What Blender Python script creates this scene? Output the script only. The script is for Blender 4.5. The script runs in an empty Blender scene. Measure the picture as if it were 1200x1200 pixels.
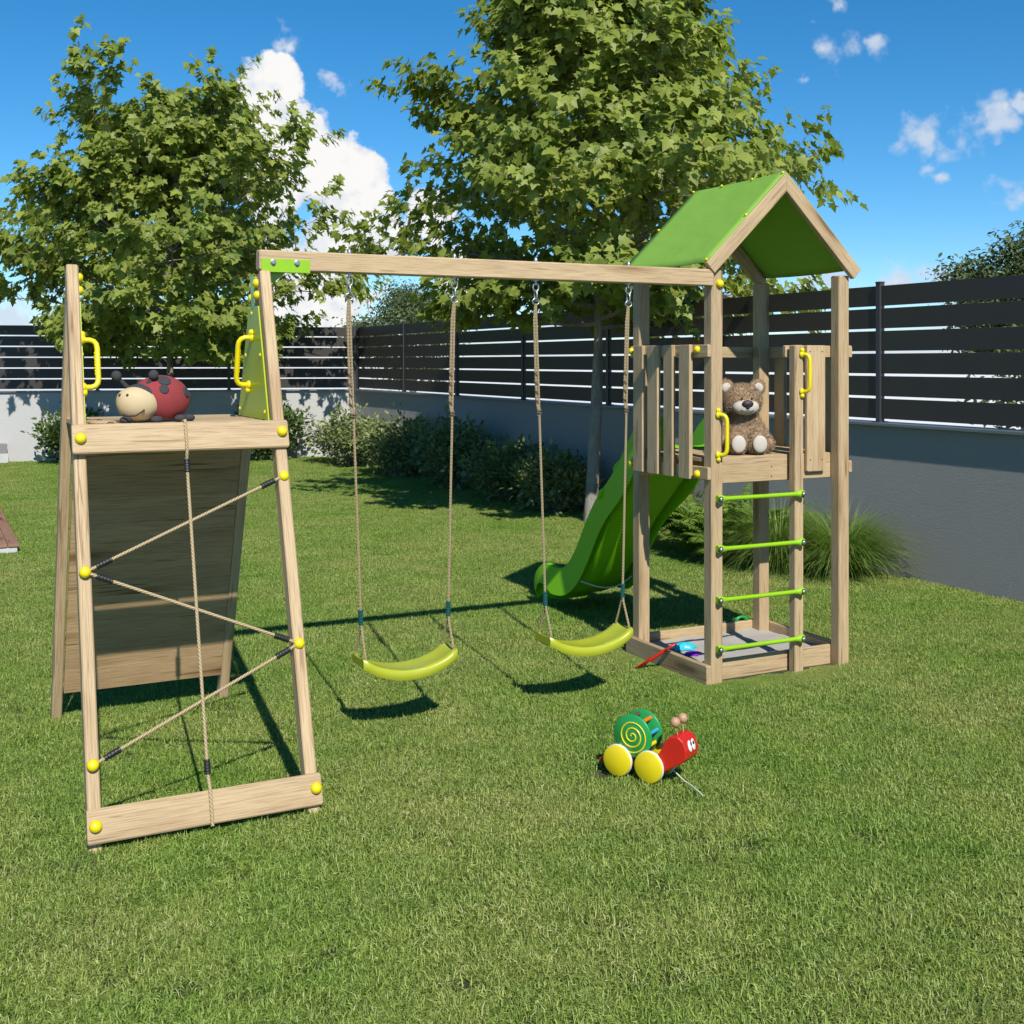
import bpy, bmesh, math, random
import numpy as np
from mathutils import Vector as V, Matrix, noise
R = math.radians
rng = random.Random(7)
S = bpy.context.scene
COL = S.collection
PI = math.pi

# ------------------------------------------------------------------ helpers
class MB:
    """collects geometry; build() links it as ONE mesh object"""
    def __init__(s):
        s.v = []; s.f = []; s.sm = []; s.g = []
    def add(s, vs, fs, smooth=False, gs=None):
        o = len(s.v)
        s.v += [tuple(p) for p in vs]
        s.g += [tuple(p) for p in (gs if gs is not None else vs)]
        s.f += [tuple(i + o for i in f) for f in fs]
        s.sm += [smooth] * len(fs)
    def board(s, p0, p1, w, h, up=(0, 0, 1), ch=.004):
        """chamfered bar from p0 to p1, w across, h along up"""
        p0 = V(p0); p1 = V(p1); d = p1 - p0; L = d.length; d.normalize()
        up = V(up); sd = d.cross(up).normalized(); up = sd.cross(d).normalized()
        a, b = w / 2, h / 2
        c = min(ch, a * .4, b * .4)
        prof = [(-a + c, -b), (a - c, -b), (a, -b + c), (a, b - c), (a - c, b), (-a + c, b), (-a, b - c), (-a, -b + c)]
        off = V((rng.uniform(-40, 40), rng.uniform(-40, 40), rng.uniform(-40, 40)))
        vs = []; gs = []
        ts = ((0, 1 - c / max(a, b)), (c, 1), (L - c, 1), (L, 1 - c / max(a, b)))
        for t, k in ts:
            for x, y in prof:
                vs.append(p0 + d * t + sd * x * k + up * y * k)
                gs.append(V((t, x, y)) + off)
        fs = []
        n = 8
        for r in range(3):
            for i in range(n):
                j = (i + 1) % n
                fs.append((r * n + i, r * n + j, (r + 1) * n + j, (r + 1) * n + i))
        fs.append(tuple(range(n - 1, -1, -1))); fs.append(tuple(range(3 * n, 4 * n)))
        s.add(vs, fs, False, gs)
    def box(s, x0, x1, y0, y1, z0, z1, ch=.004):
        dx, dy, dz = x1 - x0, y1 - y0, z1 - z0
        cx, cy, cz = (x0 + x1) / 2, (y0 + y1) / 2, (z0 + z1) / 2
        if dx >= dy and dx >= dz: s.board((x0, cy, cz), (x1, cy, cz), dy, dz, (0, 0, 1), ch)
        elif dy >= dz: s.board((cx, y0, cz), (cx, y1, cz), dx, dz, (0, 0, 1), ch)
        else: s.board((cx, cy, z0), (cx, cy, z1), dx, dy, (0, 1, 0), ch)
    def tube(s, pts, rad, n=8, smooth=True, caps=True):
        pts = [V(p) for p in pts]
        m = len(pts)
        rads = rad if isinstance(rad, (list, tuple)) else [rad] * m
        up = None; vs = []; gs = []; L = 0
        for i, p in enumerate(pts):
            if i == 0: d = pts[1] - p
            elif i == m - 1: d = p - pts[i - 1]
            else: d = (pts[i + 1] - p).normalized() + (p - pts[i - 1]).normalized()
            d.normalize()
            if up is None:
                up = d.orthogonal().normalized()
            else:
                up = (up - d * up.dot(d))
                if up.length < 1e-5: up = d.orthogonal()
                up.normalize()
            sd = d.cross(up)
            if i: L += (p - pts[i - 1]).length
            for k in range(n):
                a = 2 * PI * k / n
                vs.append(p + (up * math.cos(a) + sd * math.sin(a)) * rads[i])
                gs.append(V((L, a / (2 * PI), rads[i])))
        fs = []
        for r in range(m - 1):
            for i in range(n):
                j = (i + 1) % n
                fs.append((r * n + i, r * n + j, (r + 1) * n + j, (r + 1) * n + i))
        if caps:
            fs.append(tuple(range(n - 1, -1, -1))); fs.append(tuple(range((m - 1) * n, m * n)))
        s.add(vs, fs, smooth, gs)
    def lathe(s, prof, o, axis, n=20, smooth=True):
        """prof = [(radius, along)]"""
        o = V(o); ax = V(axis).normalized(); u = ax.orthogonal().normalized(); w = ax.cross(u)
        vs = []; m = len(prof)
        for r, t in prof:
            for k in range(n):
                a = 2 * PI * k / n
                vs.append(o + ax * t + (u * math.cos(a) + w * math.sin(a)) * max(r, 1e-4))
        fs = []
        for r in range(m - 1):
            for i in range(n):
                j = (i + 1) % n
                fs.append((r * n + i, r * n + j, (r + 1) * n + j, (r + 1) * n + i))
        fs.append(tuple(range(n - 1, -1, -1))); fs.append(tuple(range((m - 1) * n, m * n)))
        s.add(vs, fs, smooth)
    def sphere(s, c, r, n=20, m=12, rot=None):
        c = V(c); r = V(r) if not isinstance(r, (int, float)) else V((r, r, r))
        vs = []
        for i in range(m + 1):
            th = PI * i / m
            for k in range(n):
                a = 2 * PI * k / n
                p = V((math.sin(th) * math.cos(a) * r.x, math.sin(th) * math.sin(a) * r.y, math.cos(th) * r.z))
                if rot is not None: p = rot @ p
                vs.append(c + p)
        fs = []
        for i in range(m):
            for k in range(n):
                j = (k + 1) % n
                fs.append((i * n + k, (i + 1) * n + k, (i + 1) * n + j, i * n + j))
        s.add(vs, fs, True)
    def prism(s, poly, d, smooth=False):
        """poly: list of 3d points, extruded by vector d"""
        d = V(d); n = len(poly); a = [V(p) for p in poly]
        vs = a + [p + d for p in a]
        fs = [tuple(range(n - 1, -1, -1)), tuple(range(n, 2 * n))]
        for i in range(n):
            j = (i + 1) % n
            fs.append((i, j, n + j, n + i))
        s.add(vs, fs, smooth)
    def build(s, name, m, parent=None):
        me = bpy.data.meshes.new(name)
        off = V((0, 0, 0)); q = parent
        while q is not None:
            off += q.location; q = q.parent
        me.from_pydata([(p[0] - off.x, p[1] - off.y, p[2] - off.z) for p in s.v], [], s.f)
        me.polygons.foreach_set('use_smooth', s.sm)
        at = me.attributes.new('gc', 'FLOAT_VECTOR', 'POINT')
        at.data.foreach_set('vector', np.array(s.g, dtype=np.float32).ravel())
        if m: me.materials.append(m)
        bm = bmesh.new(); bm.from_mesh(me)
        bmesh.ops.remove_doubles(bm, verts=bm.verts, dist=1e-6)
        bmesh.ops.recalc_face_normals(bm, faces=bm.faces)
        bm.to_mesh(me); bm.free()
        if any(s.sm): me.set_sharp_from_angle(angle=R(48))
        o = bpy.data.objects.new(name, me); COL.objects.link(o)
        if parent is not None: o.parent = parent
        return o

def fastmesh(name, verts, tris, m, parent=None, attrs=None, smooth=False):
    """big triangle soup through numpy; verts Nx3, tris Mx3"""
    me = bpy.data.meshes.new(name)
    verts = np.asarray(verts, dtype=np.float32).copy(); tris = np.asarray(tris, dtype=np.int32)
    q = parent; off = np.zeros(3, np.float32)
    while q is not None:
        off += np.array(q.location, np.float32); q = q.parent
    verts -= off
    me.vertices.add(len(verts)); me.vertices.foreach_set('co', verts.ravel())
    me.loops.add(tris.size); me.loops.foreach_set('vertex_index', tris.ravel())
    me.polygons.add(len(tris))
    me.polygons.foreach_set('loop_start', np.arange(0, tris.size, 3, dtype=np.int32))
    if smooth: me.polygons.foreach_set('use_smooth', np.ones(len(tris), bool))
    if attrs:
        for k, a in attrs.items():
            a = np.asarray(a, np.float32)
            if a.ndim == 1:
                at = me.attributes.new(k, 'FLOAT', 'POINT'); at.data.foreach_set('value', a)
            else:
                at = me.attributes.new(k, 'FLOAT_VECTOR', 'POINT'); at.data.foreach_set('vector', a.ravel())
    me.update(calc_edges=True); me.validate()
    if m: me.materials.append(m)
    o = bpy.data.objects.new(name, me); COL.objects.link(o)
    if parent is not None: o.parent = parent
    return o

def thing(name, label, cat, loc=(0, 0, 0), group=None):
    o = bpy.data.objects.new(name, None); o.empty_display_size = .1
    COL.objects.link(o); o.location = loc
    return tag(o, label, cat, group)
def tag(o, label, cat, group=None):
    o['label'] = label; o['category'] = cat
    if group: o['group'] = group
    return o
def copy_tree(o, parent=None):
    c = o.copy(); COL.objects.link(c)
    if parent is not None: c.parent = parent
    for ch in list(o.children): copy_tree(ch, c)
    return c

# ------------------------------------------------------------------ materials
class NT:
    def __init__(s, name):
        s.m = bpy.data.materials.new(name); s.m.use_nodes = True
        s.t = s.m.node_tree; s.n = s.t.nodes; s.l = s.t.links
        s.b = s.n['Principled BSDF']; s.out = s.n['Material Output']
    def node(s, typ, **kw):
        n = s.n.new(typ)
        for k, v in kw.items():
            if k.startswith('i_'): n.inputs[k[2:].replace('_', ' ')].default_value = v
            else: setattr(n, k, v)
        return n
    def link(s, a, b): s.l.new(a, b)
    def attr(s, nm): return s.node('ShaderNodeAttribute', attribute_name=nm)
    def noise(s, vec, scale, detail=4, rough=.55, dist=0):
        n = s.node('ShaderNodeTexNoise'); n.inputs['Scale'].default_value = scale
        n.inputs['Detail'].default_value = detail; n.inputs['Roughness'].default_value = rough
        n.inputs['Distortion'].default_value = dist
        if vec is not None: s.link(vec, n.inputs['Vector'])
        return n
    def mapping(s, vec, scale=(1, 1, 1)):
        n = s.node('ShaderNodeMapping'); n.inputs['Scale'].default_value = scale
        s.link(vec, n.inputs['Vector']); return n
    def ramp(s, fac, stops):
        n = s.node('ShaderNodeValToRGB'); e = n.color_ramp.elements
        while len(e) > 1: e.remove(e[0])
        e[0].position = stops[0][0]; e[0].color = (*stops[0][1], 1)
        for p, c in stops[1:]:
            k = e.new(p); k.color = (*c, 1)
        s.link(fac, n.inputs['Fac']); return n
    def mix(s, fac, a, b, mode='MIX'):
        n = s.node('ShaderNodeMix', data_type='RGBA', blend_type=mode)
        for sock, val in ((n.inputs[0], fac), (n.inputs[6], a), (n.inputs[7], b)):
            if hasattr(val, 'is_linked'): s.link(val, sock)
            elif isinstance(val, (int, float)): sock.default_value = val
            else: sock.default_value = (*val, 1)
        return n.outputs[2]
    def bump(s, h, strength, dist=.01):
        n = s.node('ShaderNodeBump'); n.inputs['Strength'].default_value = strength
        n.inputs['Distance'].default_value = dist
        s.link(h, n.inputs['Height']); s.link(n.outputs['Normal'], s.b.inputs['Normal']); return n
    def color(s, c):
        if hasattr(c, 'is_linked'): s.link(c, s.b.inputs['Base Color'])
        else: s.b.inputs['Base Color'].default_value = (*c, 1)
    def set(s, **kw):
        for k, v in kw.items(): s.b.inputs[k.replace('_', ' ')].default_value = v
        return s

def wood_mat(name, light, dark, streak):
    m = NT(name); g = m.attr('gc').outputs['Vector']
    big = m.noise(m.mapping(g, (.9, 7, 7)).outputs[0], 1.3, 3, .5, .4)
    ringv = m.mapping(g, (1.1, 22, 22)).outputs[0]
    ring = m.noise(ringv, 1.6, 6, .62, 1.1)
    fine = m.noise(m.mapping(g, (7, 240, 240)).outputs[0], 1.0, 3, .6)
    knot = m.node('ShaderNodeTexVoronoi', feature='F1'); m.link(m.mapping(g, (1.6, 9, 9)).outputs[0], knot.inputs['Vector'])
    knot.inputs['Scale'].default_value = .8; knot.inputs['Randomness'].default_value = 1
    c = m.ramp(ring.outputs['Fac'], [(.28, dark), (.47, light), (.62, light), (.8, [x * .82 for x in light])]).outputs[0]
    c = m.mix(.55, c, m.ramp(big.outputs['Fac'], [(.3, [x * .80 for x in light]), (.7, [min(1, x * 1.12) for x in light])]).outputs[0])
    fr = m.ramp(fine.outputs['Fac'], [(.36, (.55, .48, .41)), (.54, (1, 1, 1)), (1, (1, 1, 1))]).outputs[0]
    c = m.mix(.6, c, fr, 'MULTIPLY')
    cr = m.noise(m.mapping(g, (2.2, 60, 60)).outputs[0], 1.0, 2, .5, .3)
    crk = m.ramp(cr.outputs['Fac'], [(.315, streak), (.352, (1, 1, 1)), (1, (1, 1, 1))]).outputs[0]
    c = m.mix(.7, c, crk, 'MULTIPLY')
    kn = m.ramp(knot.outputs['Distance'], [(.09, (.34, .25, .18)), (.17, (.74, .67, .60)), (.33, (1, 1, 1))]).outputs[0]
    bd = m.noise(m.mapping(g, (.02, .25, .25)).outputs[0], 1.0, 1)
    c = m.mix(1, c, m.ramp(bd.outputs['Fac'], [(.3, (.88, .87, .85)), (.7, (1.08, 1.08, 1.06))]).outputs[0], 'MULTIPLY')
    c = m.mix(.85, c, kn, 'MULTIPLY')
    m.color(c); m.set(Roughness=.62); m.b.inputs['Specular IOR Level'].default_value = .3
    m.bump(fine.outputs['Fac'], .25, .004)
    return m.m

def plastic(name, col, rough=.35, bumpy=0, var=.08):
    m = NT(name); col = [x * .82 for x in col]
    tc = m.node('ShaderNodeTexCoord')
    n = m.noise(tc.outputs['Object'], 14, 4)
    c = m.mix(n.outputs['Fac'], [x * (1 - var) for x in col], [min(1, x * (1 + var)) for x in col])
    m.color(c); m.set(Roughness=rough)
    r = m.node('ShaderNodeMapRange'); m.link(n.outputs['Fac'], r.inputs['Value'])
    r.inputs['To Min'].default_value = rough - .08; r.inputs['To Max'].default_value = rough + .1
    m.link(r.outputs[0], m.b.inputs['Roughness'])
    if bumpy:
        f = m.noise(tc.outputs['Object'], 260, 2); m.bump(f.outputs['Fac'], bumpy, .002)
    return m.m

def leaf_mat(name, c0, c1, trans=.35, rough=.45, tcol=None):
    m = NT(name)
    rnd = m.attr('rnd').outputs['Fac']
    c = m.mix(rnd, c0, c1)
    m.color(c); m.set(Roughness=rough); m.b.inputs['Specular IOR Level'].default_value = .35
    tr = m.node('ShaderNodeBsdfTranslucent')
    tc = m.mix(rnd, tcol or [min(1, x * y) for x, y in zip(c0, (1.5, 1.6, .8))], tcol or [min(1, x * y) for x, y in zip(c1, (1.5, 1.6, .8))])
    m.link(tc, tr.inputs['Color'])
    mx = m.node('ShaderNodeMixShader'); mx.inputs[0].default_value = trans
    m.link(m.b.outputs[0], mx.inputs[1]); m.link(tr.outputs[0], mx.inputs[2]); m.link(mx.outputs[0], m.out.inputs['Surface'])
    return m.m

M = {}
M['wood'] = wood_mat('oak_wood', (.500, .368, .216), (.355, .246, .132), (.42, .34, .27))
M['wood_wall'] = wood_mat('oak_planks', (.45, .305, .165), (.28, .18, .09), (.35, .28, .22))
M['lime'] = plastic('lime_plastic', (.30, .58, .012), .3)
M['slide'] = plastic('green_slide_plastic', (.22, .60, .010), .42)
M['slide'].node_tree.nodes['Principled BSDF'].inputs['Specular IOR Level'].default_value = .22
M['yellow'] = plastic('yellow_plastic', (.86, .70, .004), .32)
M['seat'] = plastic('seat_plastic', (.43, .475, .030), .36)
M['teal'] = plastic('teal_plastic', (.01, .09, .085), .4)
M['black'] = plastic('black_rubber', (.018, .018, .018), .5)
M['rope_dark'] = plastic('worn_rope', (.16, .12, .07), .9, .3, .3)
M['red'] = plastic('red_paint', (.62, .022, .012), .3)
M['toy_green'] = plastic('green_paint', (.02, .32, .075), .35)
M['toy_yellow'] = plastic('yellow_paint', (.83, .66, .012), .35)
M['toy_blue'] = plastic('blue_paint', (.05, .36, .62), .35)
M['toy_orange'] = plastic('orange_paint', (.78, .22, .01), .35)
M['toy_brown'] = plastic('brown_paint', (.12, .07, .045), .4)
M['cyan'] = plastic('cyan_plastic', (.05, .55, .68), .3)
M['purple'] = plastic('purple_plastic', (.24, .03, .52), .3)
M['white'] = plastic('white_paint', (.8, .8, .78), .4)
M['lightwood'] = plastic('beech_wood', (.52, .30, .17), .5)
M['cord'] = plastic('white_cord', (.75, .72, .64), .8)
M['fabric_red'] = plastic('red_plush', (.30, .040, .042), .9, .5, .2)
M['fabric_dark'] = plastic('charcoal_plush', (.045, .045, .05), .9, .5, .2)
M['fabric_cream'] = plastic('cream_plush', (.66, .52, .30), .9, .5, .12)
M['fur_white'] = plastic('white_plush', (.60, .54, .46), .9, .5, .1)
M['nose'] = plastic('dark_nose', (.03, .022, .022), .55, .2)

m = NT('lime_canopy'); m.color((.20, .45, .035)); m.set(Roughness=.6)
tc = m.node('ShaderNodeTexCoord'); nz = m.noise(tc.outputs['Object'], 5, 3)
m.color(m.mix(nz.outputs['Fac'], (.255, .49, .06), (.285, .53, .072)))
wv = m.noise(tc.outputs['Object'], 600, 1); nn = m.noise(m.mapping(tc.outputs['Object'], (3, 1.2, 3)).outputs[0], 3, 2)
m.bump(nn.outputs['Fac'], .35, .03)
tr = m.node('ShaderNodeBsdfTranslucent'); tr.inputs['Color'].default_value = (.15, .40, .01, 1)
mx = m.node('ShaderNodeMixShader'); mx.inputs[0].default_value = .24
m.link(m.b.outputs[0], mx.inputs[1]); m.link(tr.outputs[0], mx.inputs[2]); m.link(mx.outputs[0], m.out.inputs['Surface'])
M['canopy'] = m.m

m = NT('translucent_lime_panel'); m.color((.58, .70, .012)); m.set(Roughness=.3)
tr = m.node('ShaderNodeBsdfTranslucent'); tr.inputs['Color'].default_value = (.45, .62, .02, 1)
mx = m.node('ShaderNodeMixShader'); mx.inputs[0].default_value = .4
m.link(m.b.outputs[0], mx.inputs[1]); m.link(tr.outputs[0], mx.inputs[2]); m.link(mx.outputs[0], m.out.inputs['Surface'])
M['side_panel'] = m.m

m = NT('galvanised_steel'); m.color((.42, .42, .42)); m.set(Metallic=.9, Roughness=.38)
M['steel'] = m.m

m = NT('twisted_rope'); g = m.attr('gc').outputs['Vector']
sx = m.node('ShaderNodeSeparateXYZ'); m.link(g, sx.inputs[0])
a1 = m.node('ShaderNodeMath', operation='MULTIPLY'); m.link(sx.outputs[0], a1.inputs[0]); a1.inputs[1].default_value = 62
a2 = m.node('ShaderNodeMath', operation='MULTIPLY_ADD'); m.link(sx.outputs[1], a2.inputs[0]); a2.inputs[1].default_value = 3; m.link(a1.outputs[0], a2.inputs[2])
fr = m.node('ShaderNodeMath', operation='PINGPONG'); m.link(a2.outputs[0], fr.inputs[0]); fr.inputs[1].default_value = .5
c = m.ramp(fr.outputs[0], [(0, (.18, .12, .06)), (.22, (.41, .31, .17)), (.5, (.49, .38, .225))]).outputs[0]
m.color(c); m.set(Roughness=.85); m.bump(fr.outputs[0], .8, .004)
M['rope'] = m.m

m = NT('stucco_wall'); tc = m.node('ShaderNodeTexCoord'); o_ = tc.outputs['Object']
n1 = m.noise(o_, 55, 5, .6); n2 = m.noise(o_, .9, 4); n3 = m.noise(o_, 260, 2)
c = m.mix(n2.outputs['Fac'], (.465, .458, .445), (.51, .503, .49))
m.color(c); m.set(Roughness=.9)
ad = m.node('ShaderNodeMath', operation='ADD'); m.link(n1.outputs['Fac'], ad.inputs[0]); m.link(n3.outputs['Fac'], ad.inputs[1])
m.bump(ad.outputs[0], .5, .016)
M['stucco'] = m.m
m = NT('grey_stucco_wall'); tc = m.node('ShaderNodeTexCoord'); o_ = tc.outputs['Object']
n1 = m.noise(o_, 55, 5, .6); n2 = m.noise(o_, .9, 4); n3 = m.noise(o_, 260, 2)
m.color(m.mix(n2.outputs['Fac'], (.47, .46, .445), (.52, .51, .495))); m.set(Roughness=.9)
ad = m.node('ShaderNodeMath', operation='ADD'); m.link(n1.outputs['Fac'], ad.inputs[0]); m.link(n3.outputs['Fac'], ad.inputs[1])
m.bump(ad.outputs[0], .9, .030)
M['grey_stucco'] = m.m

m = NT('anthracite_aluminium'); tc = m.node('ShaderNodeTexCoord')
n = m.noise(m.mapping(tc.outputs['Object'], (1, 1, 1)).outputs[0], 3, 4)
c = m.mix(n.outputs['Fac'], (.030, .0245, .0195), (.041, .034, .028)); m.color(c); m.set(Roughness=.5, Metallic=0.0)
f = m.noise(tc.outputs['Object'], 400, 2); m.bump(f.outputs['Fac'], .08, .002)
M['anthracite'] = m.m
m = NT('grey_post_aluminium'); m.color((.055, .055, .058)); m.set(Roughness=.4, Metallic=.3); M['fence_post'] = m.m
m = NT('coping_metal'); m.color((.22, .23, .24)); m.set(Roughness=.45, Metallic=.6); M['coping'] = m.m

def bark(name, a, b):
    m = NT(name); g = m.attr('gc').outputs['Vector']; tc = m.node('ShaderNodeTexCoord')
    n = m.noise(m.mapping(tc.outputs['Object'], (26, 26, 5)).outputs[0], 1, 6, .65, .6)
    n2 = m.noise(tc.outputs['Object'], 4, 3)
    c = m.ramp(n.outputs['Fac'], [(.3, a), (.62, b)]).outputs[0]
    c = m.mix(.4, c, m.ramp(n2.outputs['Fac'], [(.35, [x * .7 for x in a]), (.65, b)]).outputs[0])
    m.color(c); m.set(Roughness=.9); m.bump(n.outputs['Fac'], .9, .03); return m.m
M['bark'] = bark('maple_bark', (.15, .13, .105), (.37, .33, .275))
M['maple'] = leaf_mat('maple_leaves', (.135, .185, .028), (.315, .360, .072), .40, .5)
M['shrub'] = leaf_mat('shrub_leaves', (.095, .138, .040), (.29, .325, .13), .25, .4)
M['shrub_gloss'] = leaf_mat('glossy_shrub_leaves', (.050, .095, .020), (.120, .175, .045), .22, .35)
M['far'] = leaf_mat('far_tree_leaves', (.060, .090, .030), (.125, .155, .060), .25, .55)
M['fern'] = leaf_mat('fern_fronds', (.095, .175, .026), (.21, .30, .052), .32, .45)
M['clump'] = leaf_mat('ornamental_grass', (.115, .205, .036), (.25, .34, .085), .35, .5)

# lawn
m = NT('grass_blades'); rnd = m.attr('rnd').outputs['Fac']
geo = m.node('ShaderNodeNewGeometry')
n1 = m.noise(geo.outputs['Position'], .75, 5, .6); n2 = m.noise(geo.outputs['Position'], 3.2, 4, .6); n3 = m.noise(geo.outputs['Position'], .22, 2)
c = m.ramp(rnd, [(0, (.10, .165, .022)), (.40, (.225, .315, .055)), (.82, (.35, .425, .110)), (.97, (.44, .48, .18)), (1, (.56, .54, .33))]).outputs[0]
p1 = m.ramp(n1.outputs['Fac'], [(.34, (.76, .92, .66)), (.52, (1.0, 1.0, 1.0)), (.70, (1.22, 1.05, 1.35))]).outputs[0]
p2 = m.ramp(n2.outputs['Fac'], [(.33, (.82, .90, .80)), (.66, (1.14, 1.07, 1.12))]).outputs[0]
c = m.mix(1, m.mix(1, c, p1, 'MULTIPLY'), p2, 'MULTIPLY')
m.color(c); m.set(Roughness=.55); m.b.inputs['Specular IOR Level'].default_value = .3
tr = m.node('ShaderNodeBsdfTranslucent'); m.link(m.mix(1, c, (1.3, 1.4, .7), 'MULTIPLY'), tr.inputs['Color'])
mx = m.node('ShaderNodeMixShader'); mx.inputs[0].default_value = .26
m.link(m.b.outputs[0], mx.inputs[1]); m.link(tr.outputs[0], mx.inputs[2]); m.link(mx.outputs[0], m.out.inputs['Surface'])
M['grass'] = m.m
m = NT('lawn_soil'); tc = m.node('ShaderNodeTexCoord'); n = m.noise(tc.outputs['Object'], 9, 6)
m.color(m.ramp(n.outputs['Fac'], [(.3, (.030, .040, .010)), (.7, (.075, .08, .025))]).outputs[0]); m.set(Roughness=1)
f = m.noise(tc.outputs['Object'], 120, 3); m.bump(f.outputs['Fac'], .8, .02); M['soil'] = m.m
m = NT('pale_gravel'); tc = m.node('ShaderNodeTexCoord'); n = m.noise(tc.outputs['Object'], 2, 8, .7)
m.color(m.ramp(n.outputs['Fac'], [(.3, (.62, .60, .56)), (.7, (.80, .79, .76))]).outputs[0]); m.set(Roughness=1); M['gravel'] = m.m
m = NT('play_sand'); tc = m.node('ShaderNodeTexCoord'); n = m.noise(tc.outputs['Object'], 7, 5); n2 = m.noise(tc.outputs['Object'], 300, 3)
m.color(m.mix(n2.outputs['Fac'], (.29, .265, .235), (.50, .47, .43))); m.set(Roughness=1)
m.bump(n2.outputs['Fac'], .6, .006); M['sand'] = m.m
M['terrace'] = wood_mat('brown_decking', (.34, .19, .12), (.24, .12, .07), (.5, .4, .35))
m = NT('pale_concrete'); tc = m.node('ShaderNodeTexCoord'); n = m.noise(tc.outputs['Object'], 9, 6)
m.color(m.mix(n.outputs['Fac'], (.42, .42, .42), (.53, .53, .52))); m.set(Roughness=.85); M['concrete'] = m.m
m = NT('grey_concrete'); m.color((.20, .20, .21)); m.set(Roughness=.8); M['greyconc'] = m.m

m = NT('bear_fur'); rnd = m.attr('rnd').outputs['Fac']
c = m.ramp(rnd, [(0, (.17, .11, .062)), (.5, (.31, .215, .13)), (1, (.48, .36, .24))]).outputs[0]
m.color(c); m.set(Roughness=.95); m.b.inputs['Specular IOR Level'].default_value = .1; M['fur'] = m.m

# ------------------------------------------------------------------ camera
H = 1.77; YAW = R(26.732); F = 1370.; HY = 424.
cam = bpy.data.cameras.new('camera'); co = bpy.data.objects.new('camera', cam); COL.objects.link(co)
co.location = (0, 0, H); co.rotation_euler = (PI / 2, 0, -YAW)
cam.sensor_width = 36; cam.lens = F / 1200 * 36; cam.shift_y = -(600 - HY) / 1200
cam.clip_start = .05; cam.clip_end = 6000
S.camera = co

# ------------------------------------------------------------------ light
sun = bpy.data.lights.new('sun', 'SUN'); so = bpy.data.objects.new('sun', sun); COL.objects.link(so)
LD = V((.17, 1.06, -1.0)).normalized()
so.rotation_euler = LD.to_track_quat('-Z', 'Y').to_euler(); so.location = (-2, -8, 10)
sun.energy = 4.6; sun.angle = R(.5); sun.color = (1, .955, .88)
EL = math.asin(-LD.z)
W = bpy.data.worlds.new('World'); S.world = W; W.use_nodes = True
nt = W.node_tree; nt.nodes.clear()
def wn(t, **k):
    n = nt.nodes.new(t)
    for a, b in k.items(): setattr(n, a, b)
    return n
def mth(op, a, b=None, c=None):
    n = wn('ShaderNodeMath', operation=op)
    for i, x in enumerate((a, b, c)):
        if x is None: continue
        if hasattr(x, 'is_linked'): nt.links.new(x, n.inputs[i])
        else: n.inputs[i].default_value = x
    return n.outputs[0]
sky = wn('ShaderNodeTexSky', sky_type='NISHITA'); sky.sun_disc = False
sky.sun_elevation = EL; sky.sun_rotation = R(180) + math.atan2(.17, 1.06)
sky.altitude = 0; sky.air_density = .75; sky.dust_density = 0; sky.ozone_density = 5.0
hs = wn('ShaderNodeHueSaturation'); hs.inputs['Hue'].default_value = .492; hs.inputs['Saturation'].default_value = 1.27; hs.inputs['Value'].default_value = 1.0
nt.links.new(sky.outputs[0], hs.inputs['Color'])
bg = wn('ShaderNodeBackground'); bg.inputs[1].default_value = .106; nt.links.new(hs.outputs[0], bg.inputs[0])
tc = wn('ShaderNodeTexCoord'); dirv = tc.outputs['Generated']
def pixdir(u, v):
    r = (u - 600) / F; z = -(v - HY) / F
    return V((r * math.cos(YAW) + math.sin(YAW), -r * math.sin(YAW) + math.cos(YAW), z)).normalized()
wn1 = wn('ShaderNodeTexNoise'); wn1.inputs['Scale'].default_value = 26; wn1.inputs['Detail'].default_value = 7; wn1.inputs['Roughness'].default_value = .6
nt.links.new(dirv, wn1.inputs['Vector'])
wn2 = wn('ShaderNodeTexNoise'); wn2.inputs['Scale'].default_value = 9; wn2.inputs['Detail'].default_value = 5
nt.links.new(dirv, wn2.inputs['Vector'])
wn3 = wn('ShaderNodeTexNoise'); wn3.inputs['Scale'].default_value = 70; wn3.inputs['Detail'].default_value = 5
nt.links.new(dirv, wn3.inputs['Vector'])
# cumulus: directions and angular radii of the puffs; 'soft' are thin wisps
puffs = [(312, 112, 52), (345, 160, 55), (385, 205, 62), (420, 200, 42), (432, 248, 48), (330, 205, 70), (400, 290, 80), (452, 285, 36), (290, 150, 45), (225, 175, 45), (370, 340, 90), (505, 250, 40), (560, 330, 60)]
soft = [(979, 57, 27), (1014, 49, 20), (1080, 155, 27), (1102, 168, 25), (1128, 156, 26), (1155, 136, 27), (1185, 128, 14), (1187, 222, 24), (1092, 190, 16), (385, 97, 15), (345, 50, 20), (968, 3, 14),
        (1105, 330, 34), (1050, 338, 30), (960, 332, 34), (885, 338, 34), (740, 345, 40), (650, 372, 40), (20, 380, 50), (120, 380, 40), (940, 92, 12), (1108, 205, 13)]
def blobs(lst, vec):
    out = None
    for u, v, r in lst:
        n = wn('ShaderNodeVectorMath', operation='DISTANCE'); nt.links.new(vec, n.inputs[0]); n.inputs[1].default_value = pixdir(u, v)
        val = mth('MULTIPLY_ADD', n.outputs['Value'], -1.0 / (r / F), 1.0)
        out = val if out is None else mth('MAXIMUM', out, val)
    return out
nrm = wn('ShaderNodeVectorMath', operation='NORMALIZE'); nt.links.new(dirv, nrm.inputs[0]); dv = nrm.outputs[0]
b1 = mth('MAXIMUM', blobs(puffs, dv), -1.0)
v1 = mth('ADD', b1, mth('MULTIPLY', mth('SUBTRACT', wn1.outputs['Fac'], .5), 1.5))
v1 = mth('ADD', v1, mth('MULTIPLY', mth('SUBTRACT', wn3.outputs['Fac'], .5), .55))
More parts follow.
